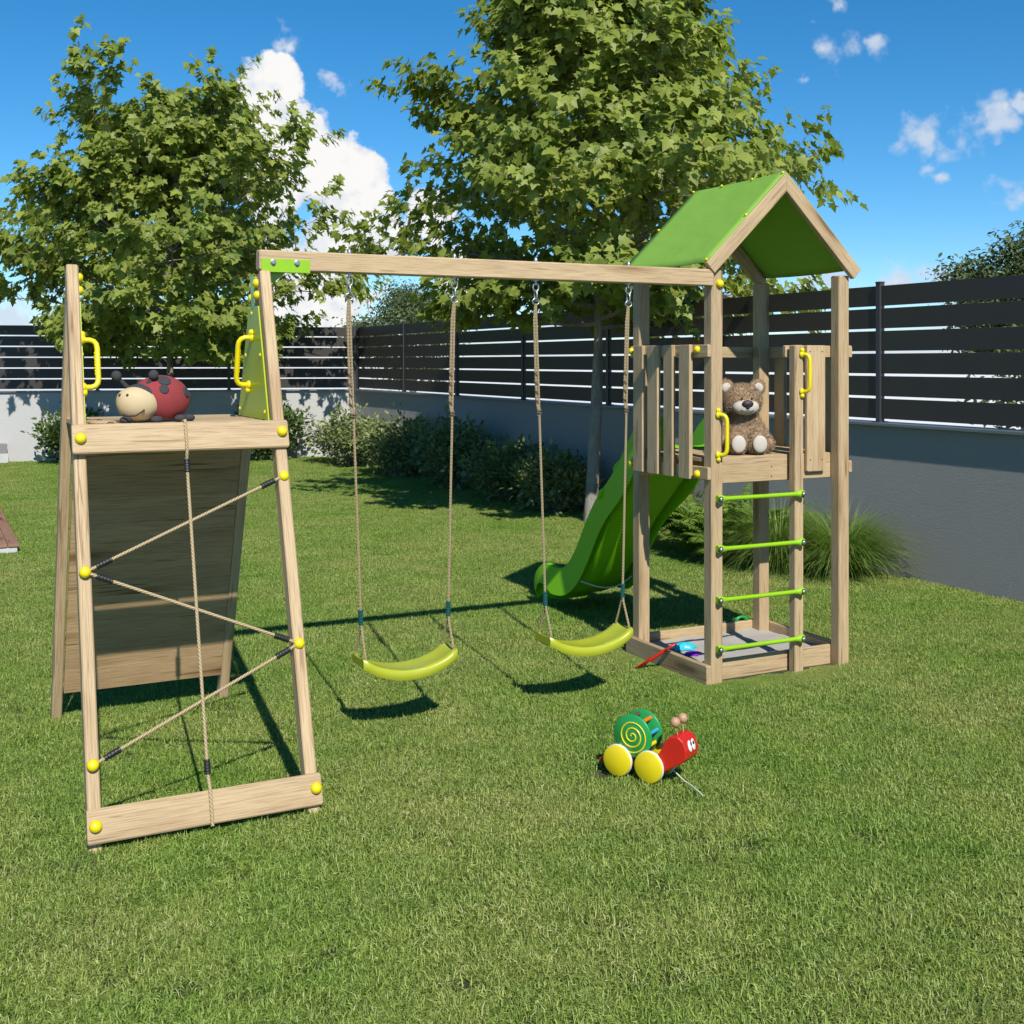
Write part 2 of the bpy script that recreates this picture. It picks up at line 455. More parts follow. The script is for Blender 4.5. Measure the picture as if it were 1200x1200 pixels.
mr1 = wn('ShaderNodeMapRange', interpolation_type='SMOOTHSTEP'); nt.links.new(v1, mr1.inputs[0]); mr1.inputs[1].default_value = .12; mr1.inputs[2].default_value = .34
wpn = wn('ShaderNodeTexNoise'); wpn.inputs['Scale'].default_value = 22; wpn.inputs['Detail'].default_value = 4; nt.links.new(dirv, wpn.inputs['Vector'])
wps = wn('ShaderNodeVectorMath', operation='SUBTRACT'); nt.links.new(wpn.outputs['Color'], wps.inputs[0]); wps.inputs[1].default_value = (.5, .5, .5)
wpm = wn('ShaderNodeVectorMath', operation='MULTIPLY_ADD'); nt.links.new(wps.outputs[0], wpm.inputs[0]); wpm.inputs[1].default_value = (.07, .07, .05); nt.links.new(dv, wpm.inputs[2])
b2 = mth('MAXIMUM', blobs(soft, wpm.outputs[0]), -1.0)
v2 = mth('ADD', b2, mth('MULTIPLY', mth('SUBTRACT', wn1.outputs['Fac'], .5), 1.3))
v2 = mth('ADD', v2, mth('MULTIPLY', mth('SUBTRACT', wn3.outputs['Fac'], .5), 1.3))
mr2 = wn('ShaderNodeMapRange', interpolation_type='SMOOTHSTEP'); nt.links.new(v2, mr2.inputs[0]); mr2.inputs[1].default_value = .05; mr2.inputs[2].default_value = .85
mr2.inputs[4].default_value = .86
# whitish cloud bank low on the horizon
sep = wn('ShaderNodeSeparateXYZ'); nt.links.new(dv, sep.inputs[0])
low = wn('ShaderNodeMapRange', interpolation_type='SMOOTHSTEP'); nt.links.new(mth('ADD', sep.outputs[2], mth('MULTIPLY', mth('SUBTRACT', wn2.outputs['Fac'], .5), .14)), low.inputs[0])
low.inputs[1].default_value = .05; low.inputs[2].default_value = -.01; low.inputs[3].default_value = 0; low.inputs[4].default_value = .9
mask = mth('MAXIMUM', mth('MAXIMUM', mr1.outputs[0], mr2.outputs[0]), low.outputs[0])
shade = wn('ShaderNodeValToRGB'); nt.links.new(mth('MULTIPLY_ADD', wn1.outputs['Fac'], .9, mth('MULTIPLY', v1, .22)), shade.inputs[0])
shade.color_ramp.elements[0].position = .36; shade.color_ramp.elements[0].color = (.66, .74, .86, 1)
shade.color_ramp.elements[1].position = .62; shade.color_ramp.elements[1].color = (1, .99, .97, 1)
bg2 = wn('ShaderNodeBackground'); bg2.inputs[1].default_value = .76; nt.links.new(shade.outputs[0], bg2.inputs[0])
mixw = wn('ShaderNodeMixShader'); nt.links.new(mask, mixw.inputs[0]); nt.links.new(bg.outputs[0], mixw.inputs[1]); nt.links.new(bg2.outputs[0], mixw.inputs[2])
wo = wn('ShaderNodeOutputWorld'); nt.links.new(mixw.outputs[0], wo.inputs[0])

S.render.engine = 'CYCLES'
S.view_settings.view_transform = 'Standard'; S.view_settings.look = 'None'; S.view_settings.exposure = .35; S.view_settings.gamma = 1
S.cycles.max_bounces = 8; S.cycles.diffuse_bounces = 3; S.cycles.transmission_bounces = 6; S.cycles.transparent_max_bounces = 8

# ------------------------------------------------------------------ setting: ground, lawn
XW = 7.23                       # face of the right wall
BW0 = V((XW, 20.9, 0)); BWd = V((-6.03, 1.6, 0)).normalized()    # back wall runs from the corner to the left
gm = MB(); gm.add([(-3000, -3000, -.03), (3000, -3000, -.03), (3000, 3000, -.03), (-3000, 3000, -.03)], [(0, 1, 2, 3)])
g = gm.build('ground', M['gravel']); g['kind'] = 'structure'
lm = MB(); E_ = BW0 + BWd * 26
lm.add([(-18, -6, -.006), (XW + .06, -6, -.006), (XW + .06, 20.95, -.006), (E_.x, E_.y, -.006), (-18, 24, -.006)], [(0, 1, 2, 3, 4)])
l = lm.build('lawn', M['soil']); l['kind'] = 'structure'

def backY(x): return BW0.y + (x - BW0.x) * BWd.y / BWd.x
def make_grass():
    r = np.random.RandomState(3)
    NB = 1300; PR = .15
    rr = PR * np.sqrt(r.rand(NB)) ; an = r.rand(NB) * 2 * np.pi
    bx = rr * np.cos(an); by = rr * np.sin(an)
    hgt = r.uniform(.013, .037, NB); wd = r.uniform(.0010, .0019, NB)
    yaw = r.rand(NB) * 2 * np.pi; lean = np.clip(r.normal(1.12, .42, NB), .05, 1.56)
    fx, fy = np.cos(yaw), np.sin(yaw); sx, sy = -fy, fx
    tw = r.normal(0, .9, NB)
    vs = np.zeros((NB, 5, 3), np.float32)
    for k, (t, wk) in enumerate(((0, 1), (.5, .85), (1, 0))):
        a = lean * (.45 + .75 * t)
        px = bx + fx * hgt * t * np.sin(a); py = by + fy * hgt * t * np.sin(a)
        pz = np.maximum(hgt * t * np.cos(a), .002 * t) - .004 * (t == 0)
        cx = sx * np.cos(tw * t); cy = sy * np.cos(tw * t); cz = np.sin(tw * t)
        if k < 2:
            for j, sg in ((0, -1), (1, 1)):
                vs[:, k * 2 + j, 0] = px + cx * wd * wk * sg; vs[:, k * 2 + j, 1] = py + cy * wd * wk * sg; vs[:, k * 2 + j, 2] = pz + cz * wd * wk * sg
        else:
            vs[:, 4, 0] = px; vs[:, 4, 1] = py; vs[:, 4, 2] = pz
    base = (np.arange(NB) * 5)[:, None, None]
    tr = np.array([[0, 1, 3], [0, 3, 2], [2, 3, 4]])[None] + base
    rnd = np.repeat(r.rand(NB), 5)
    # sowing points
    pts = []
    st = .15
    for iy in range(int(25 / st)):
        for ix in range(int(26 / st)):
            x = -12 + ix * st + r.uniform(-.09, .09); y = .3 + iy * st + r.uniform(-.09, .09)
            if x > XW - .1 or y > backY(x) - .12: continue
            d = x * math.sin(YAW) + y * math.cos(YAW); rt = x * math.cos(YAW) - y * math.sin(YAW)
            if d < 1.2 or abs(rt) > .445 * d + 1.9: continue
            if 3.68 < x < 5.03 and 5.1 < y < 6.2:
                if 3.80 < x < 4.90 and 5.27 < y < 6.07: continue
                pts.append((x, y, 2)); continue
            if -3 < x < .80 and 11.72 < y < 16.45: continue
            pts.append((x, y, 1))
    # thin tufts hugging the sandbox edges and posts
    P = []
    for x, y, k in pts:
        if k == 1: P.append((x, y, r.uniform(.85, 1.25)))
        elif x < 3.80 - .06 or x > 4.9 + .06 or y < 5.235 - .06 or y > 6.07 + .06: P.append((x, y, .4))
    for k in range(3600):
        x = r.uniform(3.62, 5.08); y = r.uniform(5.02, 6.26)
        if 3.80 < x < 4.92 and 5.215 < y < 6.09: continue
        P.append((x, y, r.uniform(.3, .42)))
    P = np.array(P, np.float32); NP = len(P)
    verts = np.concatenate([vs.reshape(-1, 3), np.stack([P[:, 0], P[:, 1], np.full(NP, -.004, np.float32)], 1)])
    isp = np.concatenate([np.ones(NB * 5), np.zeros(NP)])
    sc = np.concatenate([np.ones(NB * 5), P[:, 2]])
    rot = np.zeros((len(verts), 3), np.float32); rot[NB * 5:, 2] = r.rand(NP) * 6.283
    rn = np.concatenate([rnd, np.zeros(NP)])
    o = fastmesh('lawn_grass', verts, tr.reshape(-1, 3), M['grass'], None, {'ispatch': isp, 'scl': sc, 'rot': rot, 'rnd': rn})
    o['kind'] = 'stuff'
    tag(o, 'short green mown lawn grass with yellowish patches across the garden', 'grass')
    ng = bpy.data.node_groups.new('sow_grass', 'GeometryNodeTree')
    ng.interface.new_socket('Geometry', in_out='INPUT', socket_type='NodeSocketGeometry')
    ng.interface.new_socket('Geometry', in_out='OUTPUT', socket_type='NodeSocketGeometry')
    N = ng.nodes; Lk = ng.links
    gi = N.new('NodeGroupInput'); go = N.new('NodeGroupOutput')
    a = N.new('GeometryNodeInputNamedAttribute'); a.data_type = 'FLOAT'; a.inputs['Name'].default_value = 'ispatch'
    cm = N.new('ShaderNodeMath'); cm.operation = 'GREATER_THAN'; cm.inputs[1].default_value = .5
    Lk.new(a.outputs[0], cm.inputs[0])
    sg = N.new('GeometryNodeSeparateGeometry'); sg.domain = 'POINT'
    Lk.new(gi.outputs[0], sg.inputs[0]); Lk.new(cm.outputs[0], sg.inputs[1])
    ip = N.new('GeometryNodeInstanceOnPoints')
    Lk.new(sg.outputs[1], ip.inputs['Points']); Lk.new(sg.outputs[0], ip.inputs['Instance'])
    ra = N.new('GeometryNodeInputNamedAttribute'); ra.data_type = 'FLOAT_VECTOR'; ra.inputs['Name'].default_value = 'rot'
    sa = N.new('GeometryNodeInputNamedAttribute'); sa.data_type = 'FLOAT'; sa.inputs['Name'].default_value = 'scl'
    Lk.new(ra.outputs[0], ip.inputs['Rotation']); Lk.new(sa.outputs[0], ip.inputs['Scale'])
    Lk.new(ip.outputs[0], go.inputs[0])
    md = o.modifiers.new('sow', 'NODES'); md.node_group = ng
make_grass()

# ------------------------------------------------------------------ walls and fences
def wall_and_fence(p0, d, L, wl, fl, posts, mat, zt=1.23):
    """p0 = garden-side foot of the wall, d along it, n into the outside"""
    d = V(d).normalized(); n = V((0, 0, 1)).cross(d); 
    if n.dot(V((1, 1, 0))) < 0: n = -n
    mid = p0 + d * (L / 2)
    w = thing('garden_wall', wl, 'wall', (mid.x, mid.y, 0))
    b = MB(); T = .2
    b.board(p0 + n * T / 2 + V((0, 0, zt / 2 - .1)), p0 + d * L + n * T / 2 + V((0, 0, zt / 2 - .1)), T, zt + .2, (0, 0, 1), .006)
    b.build('wall', M[mat], w)
    b = MB(); b.board(p0 + n * (T / 2 - .014) + V((0, 0, zt + .0125)), p0 + d * (L + .02) + n * (T / 2 - .014) + V((0, 0, zt + .0125)), T + .068, .025, (0, 0, 1), .003)
    b.build('coping', M['coping'], w)
    f = thing('slat_fence', fl, 'fence', (mid.x, mid.y, zt + .025))
    z0 = zt + .025
    c = n * .075
    ends = sorted(posts)
    for s0, s1 in zip(ends[:-1], ends[1:]):
        b = MB()
        for k in range(6):
            z = z0 + .030 + k * .1925 + .0855
            q0 = p0 + d * (s0 + .028) + c + V((0, 0, z)); q1 = p0 + d * (s1 - .028) + c + V((0, 0, z))
            b.board(q0, q1, .022, .171, (0, 0, 1), .002)
        b.build('slat_panel', M['anthracite'], f)
    for s_ in ends:
        b = MB(); q = p0 + d * s_ + c
        b.board(q + V((0, 0, z0)), q + V((0, 0, z0 + 1.185)), .055, .055, d, .004)
        b.board(q + V((0, 0, z0 + 1.185)), q + V((0, 0, z0 + 1.2)), .062, .062, d, .004)
        b.board(q + V((0, 0, z0)), q + V((0, 0, z0 + .008)), .11, .09, d, .002)
        b.build('post', M['fence_post'], f)
yr = [20.8 - 2.215 * k for k in range(12)]
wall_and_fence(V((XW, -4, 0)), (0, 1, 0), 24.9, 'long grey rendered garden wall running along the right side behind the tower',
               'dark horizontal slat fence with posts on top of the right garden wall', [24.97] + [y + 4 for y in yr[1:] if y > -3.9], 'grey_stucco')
wall_and_fence(BW0, BWd, 20, 'sunlit white rendered garden wall across the back of the lawn', 'dark slat fence with tree shadows on top of the white back wall',
               [.0] + [2.3 * k for k in range(1, 9)], 'stucco')

# ------------------------------------------------------------------ the playset
PS = thing('playground_set', 'wooden playset with climbing frame, swing beam, lime roofed tower and green slide', 'playground set', (2.7, 5.4, 0))
def P(name, mb, mat, parent=None, label=None):
    o = mb.build(name, M[mat], parent or PS)
    if label: o['label'] = label
    return o
def one(name, mat, x0, x1, y0, y1, z0, z1, parent=None, ch=.004):
    b = MB(); b.box(x0, x1, y0, y1, z0, z1, ch); return P(name, b, mat, parent)
def cap(pos, ax, r=.023, parent=None):
    b = MB(); b.lathe([(r, 0), (r, r * .35), (r * .93, r * .62), (r * .72, r * .9), (r * .4, r * 1.05), (0, r * 1.1)], pos, ax, 18)
    return P('bolt_cap', b, 'yellow', parent)
FY0, FY1, BY0, BY1 = 5.235, 5.31, 5.96, 6.035
LX0, LX1, RX0, RX1 = 3.863, 3.940, 4.775, 4.853
CX = (LX0 + RX1) / 2
ZT = 2.30
for x0, x1, y0, y1, zt in ((LX0, LX1, FY0, FY1, 2.275), (RX0, RX1, FY0, FY1, 2.275), (LX0, LX1, BY0, BY1, 2.275), (RX0, RX1, BY0, BY1, 2.275)):
    one('post', 'wood', x0, x1, y0, y1, -.05, zt, ch=.006)
one('ladder_post', 'wood', 4.448, 4.511, FY0, 5.293, -.05, 1.866, ch=.006)
# platform
DZ = 1.236
one('deck_board', 'wood', LX0 + .078, 4.905, 5.312, 5.337, 1.088, DZ)
one('deck_board', 'wood', LX0, 4.905, 5.937, 5.958, 1.088, DZ - .024)
b = MB()
for k in range(7):
    y0 = 5.262 + .052 if k == 0 else 5.3385 + (k - 1) * .1025 + .0
    y1 = y0 + (.098 if k else .024)
    x0, x1 = (LX1 + .003, RX0 - .003)
    if k == 0: continue
    if y1 > 5.955: y1 = 5.955
    b.board((LX0 + .005, (y0 + y1) / 2, DZ - .011), (RX1 - .005, (y0 + y1) / 2, DZ - .011), y1 - y0, .022)
P('deck', b, 'wood')
# left rails, pickets
one('rail', 'wood', 3.838, LX0 - .001, 5.238, 6.02, 1.795, 1.865)
one('rail', 'wood', 3.838, LX0 - .001, 5.238, 6.02, 1.12, 1.19)
for y0, y1 in ((5.372, 5.478), (5.541, 5.632), (5.691, 5.799), (5.850, 5.952)):
    one('picket', 'wood', 3.812, 3.8368, y0, y1, 1.115, 1.866)
# right rails, pickets
one('rail', 'wood', RX1 + .001, RX1 + .026, 5.24, 6.03, 1.795, 1.865)
one('rail', 'wood', RX1 + .001, RX1 + .026, 5.24, 6.03, 1.12, 1.19)
for y0, y1 in ((5.38, 5.48), (5.54, 5.64), (5.70, 5.80), (5.85, 5.95)):
    one('picket', 'wood', RX1 + .0275, RX1 + .052, y0, y1, 1.115, 1.866)
# front right panel
one('rail', 'wood', 4.44, 4.912, 5.312, 5.336, 1.795, 1.865)
one('picket', 'wood', 4.578, 4.716, 5.284, 5.3105, 1.134, 1.866)
one('picket', 'wood', 4.520, 4.562, 5.3385, 5.362, DZ + .001, 1.862)
for x, y, z in ((4.6, 5.2838, 1.83), (4.69, 5.2838, 1.83), (4.6, 5.2838, 1.2), (4.69, 5.2838, 1.2), (4.34, 5.3116, 1.115), (4.34, 5.3116, 1.17)):
    b = MB(); b.lathe([(.0045, 0), (.0045, .0012), (0, .0018)], (x, y, z), (0, -1, 0), 8); P('screw', b, 'toy_brown')
# rear: short rail over slide
one('rail', 'wood', LX0, RX1, BY1 + .001, BY1 + .025, 1.795, 1.865)
# sandbox boards + caps
one('sandbox_board', 'wood', 3.829, LX0 - .001, 5.237, 6.06, -.03, .102)
one('sandbox_board', 'wood', LX0 - .034 + .0355, 4.893, FY1 + .001, FY1 + .026, -.03, .104)
one('sandbox_board', 'wood', RX1 + .001, RX1 + .027, 5.342, 6.06, -.03, .102)
one('sandbox_board', 'wood', LX0, RX1, BY1 + .001, BY1 + .026, -.03, .104)
for y, z in ((5.33, 1.838), (5.33, 1.148)): cap((3.838, y, z), (-1, 0, 0), .021)
for y, z in ((6.0, 1.835), (6.0, 1.155)): cap((3.838, y, z), (-1, 0, 0), .021)
cap((3.914, FY0, 2.2), (0, -1, 0), .023)
# ladder rungs
for z in (1.017, .742, .461, .192):
    b = MB(); x0, x1 = 3.906, 4.474; y = FY0 - .018
    pts = []; rad = []
    for t, r_ in ((0, .0205), (.012, .0235), (.03, .0245), (.05, .022), (.075, .0165), (.11, .0125), (.5, .0118), (.89, .0125), (.925, .0165), (.95, .022), (.97, .0245), (.988, .0235), (1, .0205)):
        pts.append((x0 - .018 + (x1 - x0 + .036) * t, y, z)); rad.append(r_)
    b.tube(pts, rad, 12)
    rg = P('ladder_rung', b, 'lime')
    for x in (x0 - .008, x1 + .002):
        q = MB(); q.lathe([(.0125, 0), (.0125, .009), (.009, .012), (0, .013)], (x, y - .019, z), (0, -1, 0), 10); P('bolt', q, 'steel', rg)
        q = MB(); q.lathe([(.016, 0), (.016, .004)], (x, y - .0175, z), (0, -1, 0), 14); P('washer', q, 'black', rg)
# handles
def handle(a, b_, out, r=.011, parent=None, grip=None):
    """bar from a to b_ standing off along out"""
    a = V(a); b_ = V(b_); o = V(out); d = (b_ - a)
    m = MB(); pts = []
    ks = [(0, 0), (0, .55), (.03, .8), (.09, .95), (.18, 1), (.5, 1), (.82, 1), (.91, .95), (.97, .8), (1, .55), (1, 0)]
    for t, k in ks: pts.append(a + d * t + o * k)
    m.tube(pts, r, 12)
    dn = d.normalized()
    for q, s_ in ((a, -1), (b_, 1)):
        m.lathe([(r * 1.75, 0), (r * 1.75, .006), (r * 1.3, .013)], q, o, 14)
        m.tube([q + o * .1, q + dn * s_ * .03 + o * .1], [r * 1.15, r * 1.0], 10)
        m.lathe([(r * 1.25, 0), (r * 1.25, .010), (r * .9, .016), (0, .018)], q + dn * s_ * .024, o, 12)
    if grip:
        for k in range(8):
            t = .28 + .44 * k / 7
            m.sphere(a + d * t + o * 1.0 - o.normalized() * r * .55, r * .72, 8, 6)
    return P('grab_handle', m, 'yellow', parent)
handle((3.902, FY0 - .001, 1.478), (3.902, FY0 - .001, 1.258), (.030, -.045, 0), .0118)
handle((4.492, FY0 - .001, 1.812), (4.492, FY0 - .001, 1.60), (.022, -.045, 0), .0115)
# roof
AZ = 2.842; HALF = .553; EZ = 2.322
def rafter(y0, y1, parent=None):
    for s_ in (-1, 1):
        ap = V((CX, 0, AZ)); ev = V((CX + s_ * HALF, 0, EZ - .012)); dd = (ev - ap).normalized()
        nn = V((-s_ * dd.z * -1, 0, 0))
        nrm_ = V((dd.z, 0, -dd.x)) * (1 if s_ < 0 else -1)
        if nrm_.z > 0: nrm_ = -nrm_
        w = .078
        # mitred at the apex, square at the eave
        tx = w / abs(nrm_.z)
        pl = [V((CX, y0, AZ)), V((ev.x, y0, ev.z)), V((ev.x + nrm_.x * w, y0, ev.z + nrm_.z * w)), V((CX, y0, AZ - tx))]
        b = MB(); L = (ev - ap).length
        vs = [p.copy() for p in pl] + [p + V((0, y1 - y0, 0)) for p in pl]
        offs = V((rng.uniform(-40, 40),) * 3)
        gs = [V(((p - V((CX, p.y, AZ))).dot(dd), p.y - y0, (p - V((CX, p.y, AZ))).dot(nrm_))) + offs for p in vs]
        b.add(vs, [(0, 1, 2, 3), (7, 6, 5, 4), (0, 4, 5, 1), (1, 5, 6, 2), (2, 6, 7, 3), (3, 7, 4, 0)], False, gs)
        ob = P('rafter', b, 'wood')
        bv = ob.modifiers.new('edge', 'BEVEL'); bv.width = .004; bv.segments = 2
rafter(FY0 - .036, FY0 - .001); rafter(BY1 + .0265, BY1 + .058)
b = MB(); b.prism([(CX - .105, BY1 - .002, AZ - .21), (CX + .105, BY1 - .002, AZ - .21), (CX + .0, BY1 - .002, AZ - .105)], (0, .02, 0)); P('gable_brace', b, 'wood')
# canopy: a thin sheet over the rafters with a slight sag
def canopy():
    vs = []; nx = 24; ny = 14; fs = []
    y0, y1 = FY0 - .030, BY1 + .055
    for i in range(nx + 1):
        t = -1 + 2 * i / nx
        for j in range(ny + 1):
            s_ = j / ny
            sag = -.012 * math.sin(PI * s_) * (1 - abs(abs(t) * 2 - 1) * .3) * (1 if abs(t) > .01 else .4)
            lift = .004
            vs.append((CX + t * (HALF - .004), y0 + (y1 - y0) * s_, AZ - abs(t) * (AZ - EZ + .012) + lift + sag + (.0 if abs(t) > .02 else -.002)))
    for i in range(nx):
        for j in range(ny):
            a = i * (ny + 1) + j
            fs.append((a, a + 1, a + ny + 2, a + ny + 1))
    b = MB(); b.add(vs, fs, True)
    ob = P('roof_canopy', b, 'canopy')
    sd = ob.modifiers.new('thick', 'SOLIDIFY'); sd.thickness = .003; sd.offset = 1
    return ob
cano = canopy()
for t, s_ in ((-.02, .02), (-.02, .33), (-.02, .66), (-.02, .99), (-.5, .985), (-.98, .985), (-.5, .012), (-.985, .012)):
    b = MB(); b.sphere((CX + t * HALF, FY0 - .03 + (BY1 - FY0 + .085) * s_, AZ - abs(t) * (AZ - EZ + .012) + .011), (.009, .009, .008), 10, 6)
    P('roof_pin', b, 'yellow', cano)
# swing beam and bracket
bm_ = MB(); bm_.board((1.352, 5.243, 2.23), (LX0 - .001, 5.243, 2.23), .066, .092, (0, 0, 1), .006)
beam = P('swing_beam', bm_, 'wood')
b = MB()
b.board((1.360, 5.2075, 2.206), (1.585, 5.2075, 2.206), .004, .060, (0, 0, 1), .0008)
b.prism([(1.395, 5.212, 2.183), (1.585, 5.212, 2.183), (1.585, 5.276, 2.183), (1.395, 5.276, 2.183)], (0, 0, -.004))
b.prism([(1.397, 5.255, 2.178), (1.485, 5.255, 2.178), (1.397, 5.255, 2.105)], (0, .005, 0))
br = P('beam_bracket', b, 'lime')
for x in (1.413, 1.523):
    q = MB(); q.lathe([(.0135, 0), (.0135, .004), (.010, .005), (.010, .011), (0, .012)], (x, 5.2055, 2.221), (0, -1, 0), 12); P('bolt', q, 'steel', br)
# ---- climbing frame
LEGW, LEGD = .048, .068
def leg(x0, yf0, yf1, zt, rear=False):
    """front-face line from (yf0, z=-.02) to (yf1, zt)"""
    d = V((0, yf1 - yf0, zt)).normalized(); up = V((0, d.z, -d.y))
    o = up * LEGD / 2
    b = MB(); b.board(V((x0 + LEGW / 2, yf0, 0)) - d * .03 + o, V((x0 + LEGW / 2, yf1, zt)) + o, LEGW, LEGD, up, .005)
    return P('leg', b, 'wood')
leg(.534, 4.452, 5.205, 2.18); leg(1.347, 4.440, 5.185, 2.182)
leg(.566, 6.175, 5.47, 2.185, True); leg(1.385, 6.165, 5.385, 2.15, True)
SL = (5.195 - 4.446) / 2.18
def fr(z, off=0): return 4.446 + SL * z + off
fd = V((0, SL, 1)).normalized(); fn = V((0, -1, SL)).normalized()     # along the leg, out of its front face
def fpt(x, z, o=0): return V((x, fr(z), z)) + fn * o
b = MB(); b.board(fpt(.527, .082, .0145), fpt(1.402, .082, .0145), .027, .122, fd, .005); P('cross_board', b, 'wood')
b = MB(); b.board(fpt(.527, 1.455, .0145), fpt(1.402, 1.455, .0145), .027, .122, fd, .005); P('cross_board', b, 'wood')
b = MB()
yy = fr(1.5) + .03
for k in range(6):
    y0 = yy + k * .128; b.board((.5845, y0 + .062, 1.5025), (1.345, y0 + .062, 1.5025), .1225, .021)
P('platform', b, 'wood')
# climbing wall of planks on the rear legs
rs = (6.165 - 5.385) / 2.15
rd = V((0, -rs, 1)).normalized(); rn = V((0, 1, rs)).normalized()
b = MB()
for k in range(11):
    z = .145 + .061 + k * .1235
    c = V((0, 6.180 - rs * z, z))
    b.board(c + V((.617, 0, 0)), c + V((1.383, 0, 0)), .022, .1235 * math.sqrt(1 + rs * rs) - .0004, rd, .0012)
P('climbing_wall', b, 'wood_wall')
b = MB(); b.board((.6125, 5.79, 1.455), (1.3845, 5.79, 1.455), .024, .08, rd); P('cross_board', b, 'wood')
# side panels
for xs, lab in ((1.3425, None), (.5845, None)):
    b = MB(); b.prism([(xs, 5.005, 1.517), (xs, 5.545, 1.517), (xs, 5.47, 1.70), (xs, 5.345, 2.02), (xs, 5.18, 2.02)], (.004 if xs < 1 else -.006, 0, 0))
    sp = P('side_panel', b, 'side_panel')
    for y, z in ((5.51, 1.55), (5.06, 1.55), (5.40, 1.80), (5.14, 1.8), (5.29, 1.99)):
        q = MB(); q.sphere((xs + (-.006 if xs > 1 else .006), y, z), (.006, .010, .010), 10, 6); P('panel_pin', q, 'yellow', sp)
# yellow caps in pairs at the leg tops
for x, ax in ((1.3465, -1), (.5825, 1)):
    for y0, z in ((5.205, 2.125), (5.19, 2.07)): cap((x, y0 + .025, z), (ax, 0, 0), .02)
for y0, z in ((5.41, 2.125), (5.43, 2.07)): cap((1.384, y0 + .03, z), (-1, 0, 0), .02)
b = MB(); b.prism([(1.3455, 5.27, 2.00), (1.3455, 5.33, 2.00), (1.3455, 5.36, 2.16), (1.3455, 5.29, 2.16)], (.0012, 0, 0)); P('joint_plate', b, 'lime')
handle((1.336, 5.28, 1.88), (1.336, 5.33, 1.665), (-.062, 0, 0), .0115, None, True)
handle((.583, 5.12, 1.86), (.583, 5.06, 1.665), (.062, 0, 0), .0115, None, True)
# caps + net
for x, z in ((.558, 1.455), (1.374, 1.462), (.556, .082), (1.378, .086)): cap(fpt(x, z, .028), fn, .0225)
net = [(1.369, 1.287, 1), (.560, .922, 1), (1.371, .592, 1), (.558, .278, 1)]
netw = []
def znet(u, v, x):   # height of a cap on the leg's front face
    return v
def unproj_front(u, v):
    r = (u - 600) / F; zz = -(v - HY) / F
    D = V((r * math.cos(YAW) + math.sin(YAW), -r * math.sin(YAW) + math.cos(YAW), zz)); O = V((0, 0, H))
    t = (V((0, 4.446, 0)) - O).dot(fn) / D.dot(fn)
    return O + D * t
capz = [unproj_front(333, 558).z, unproj_front(99, 671).z, unproj_front(352, 754).z, unproj_front(109, 897).z]
caps = [fpt(1.371, capz[0]), fpt(.558, capz[1]), fpt(1.371, capz[2]), fpt(.558, capz[3])]
for c in caps: cap(c, fn, .0225)
def ferrule(p, d, L=.065, r=.0125, parent=None, mat='black'):
    d = V(d).normalized(); p = V(p); m = MB(); prof = []
    for k in range(5):
        t = L * k / 5; prof += [(r * .82, t), (r, t + L * .03), (r, t + L * .15), (r * .82, t + L * .18)]
    m.lathe(prof, p, d, 12); return P('ferrule', m, mat, parent)
def rope(pts, r=.0068, parent=None, n=8):
    pp = []
    for a, b2 in zip(pts[:-1], pts[1:]):
        a = V(a); b2 = V(b2); k = max(2, int((b2 - a).length / .12))
        for i in range(k): pp.append(a.lerp(b2, i / k))
    pp.append(V(pts[-1])); m = MB(); m.tube(pp, r, n); return P('climbing_rope', m, 'rope', parent)
for a, b2 in ((caps[0], caps[1]), (caps[1], caps[2]), (caps[2], caps[3])):
    dd = (b2 - a).normalized(); a2 = a + fn * .006; b3 = b2 + fn * .006
    rp = rope([a2 + dd * .02, b3 - dd * .02])
    ferrule(a2 + dd * .045, dd, parent=rp); ferrule(b3 - dd * .045, -dd, parent=rp)
cx0 = unproj_front(216, 500).x; cx1 = unproj_front(246, 965).x; cxm = (cx0 + cx1) / 2
top = V((cxm, fr(1.52) + .01, 1.521)); 
rp = rope([top, fpt(cxm, 1.516, .036), fpt(cxm, 1.394, .036), fpt(cxm, 1.36, .012), fpt(cxm, .75, .010), fpt(cxm, .19, .012), fpt(cxm, .143, .036), fpt(cxm, .018, .036)])
ferrule(fpt(cxm, 1.365, .013), -fd, .055, parent=rp); ferrule(fpt(cxm, .245, .012), -fd, .055, parent=rp)
b = MB(); b.tube([(.66 + .05 * math.cos(a), 5.08 + .05 * math.sin(a), 1.52) for a in [k * PI / 5 for k in range(9)]], .006, 8); P('rope_tail', b, 'rope')

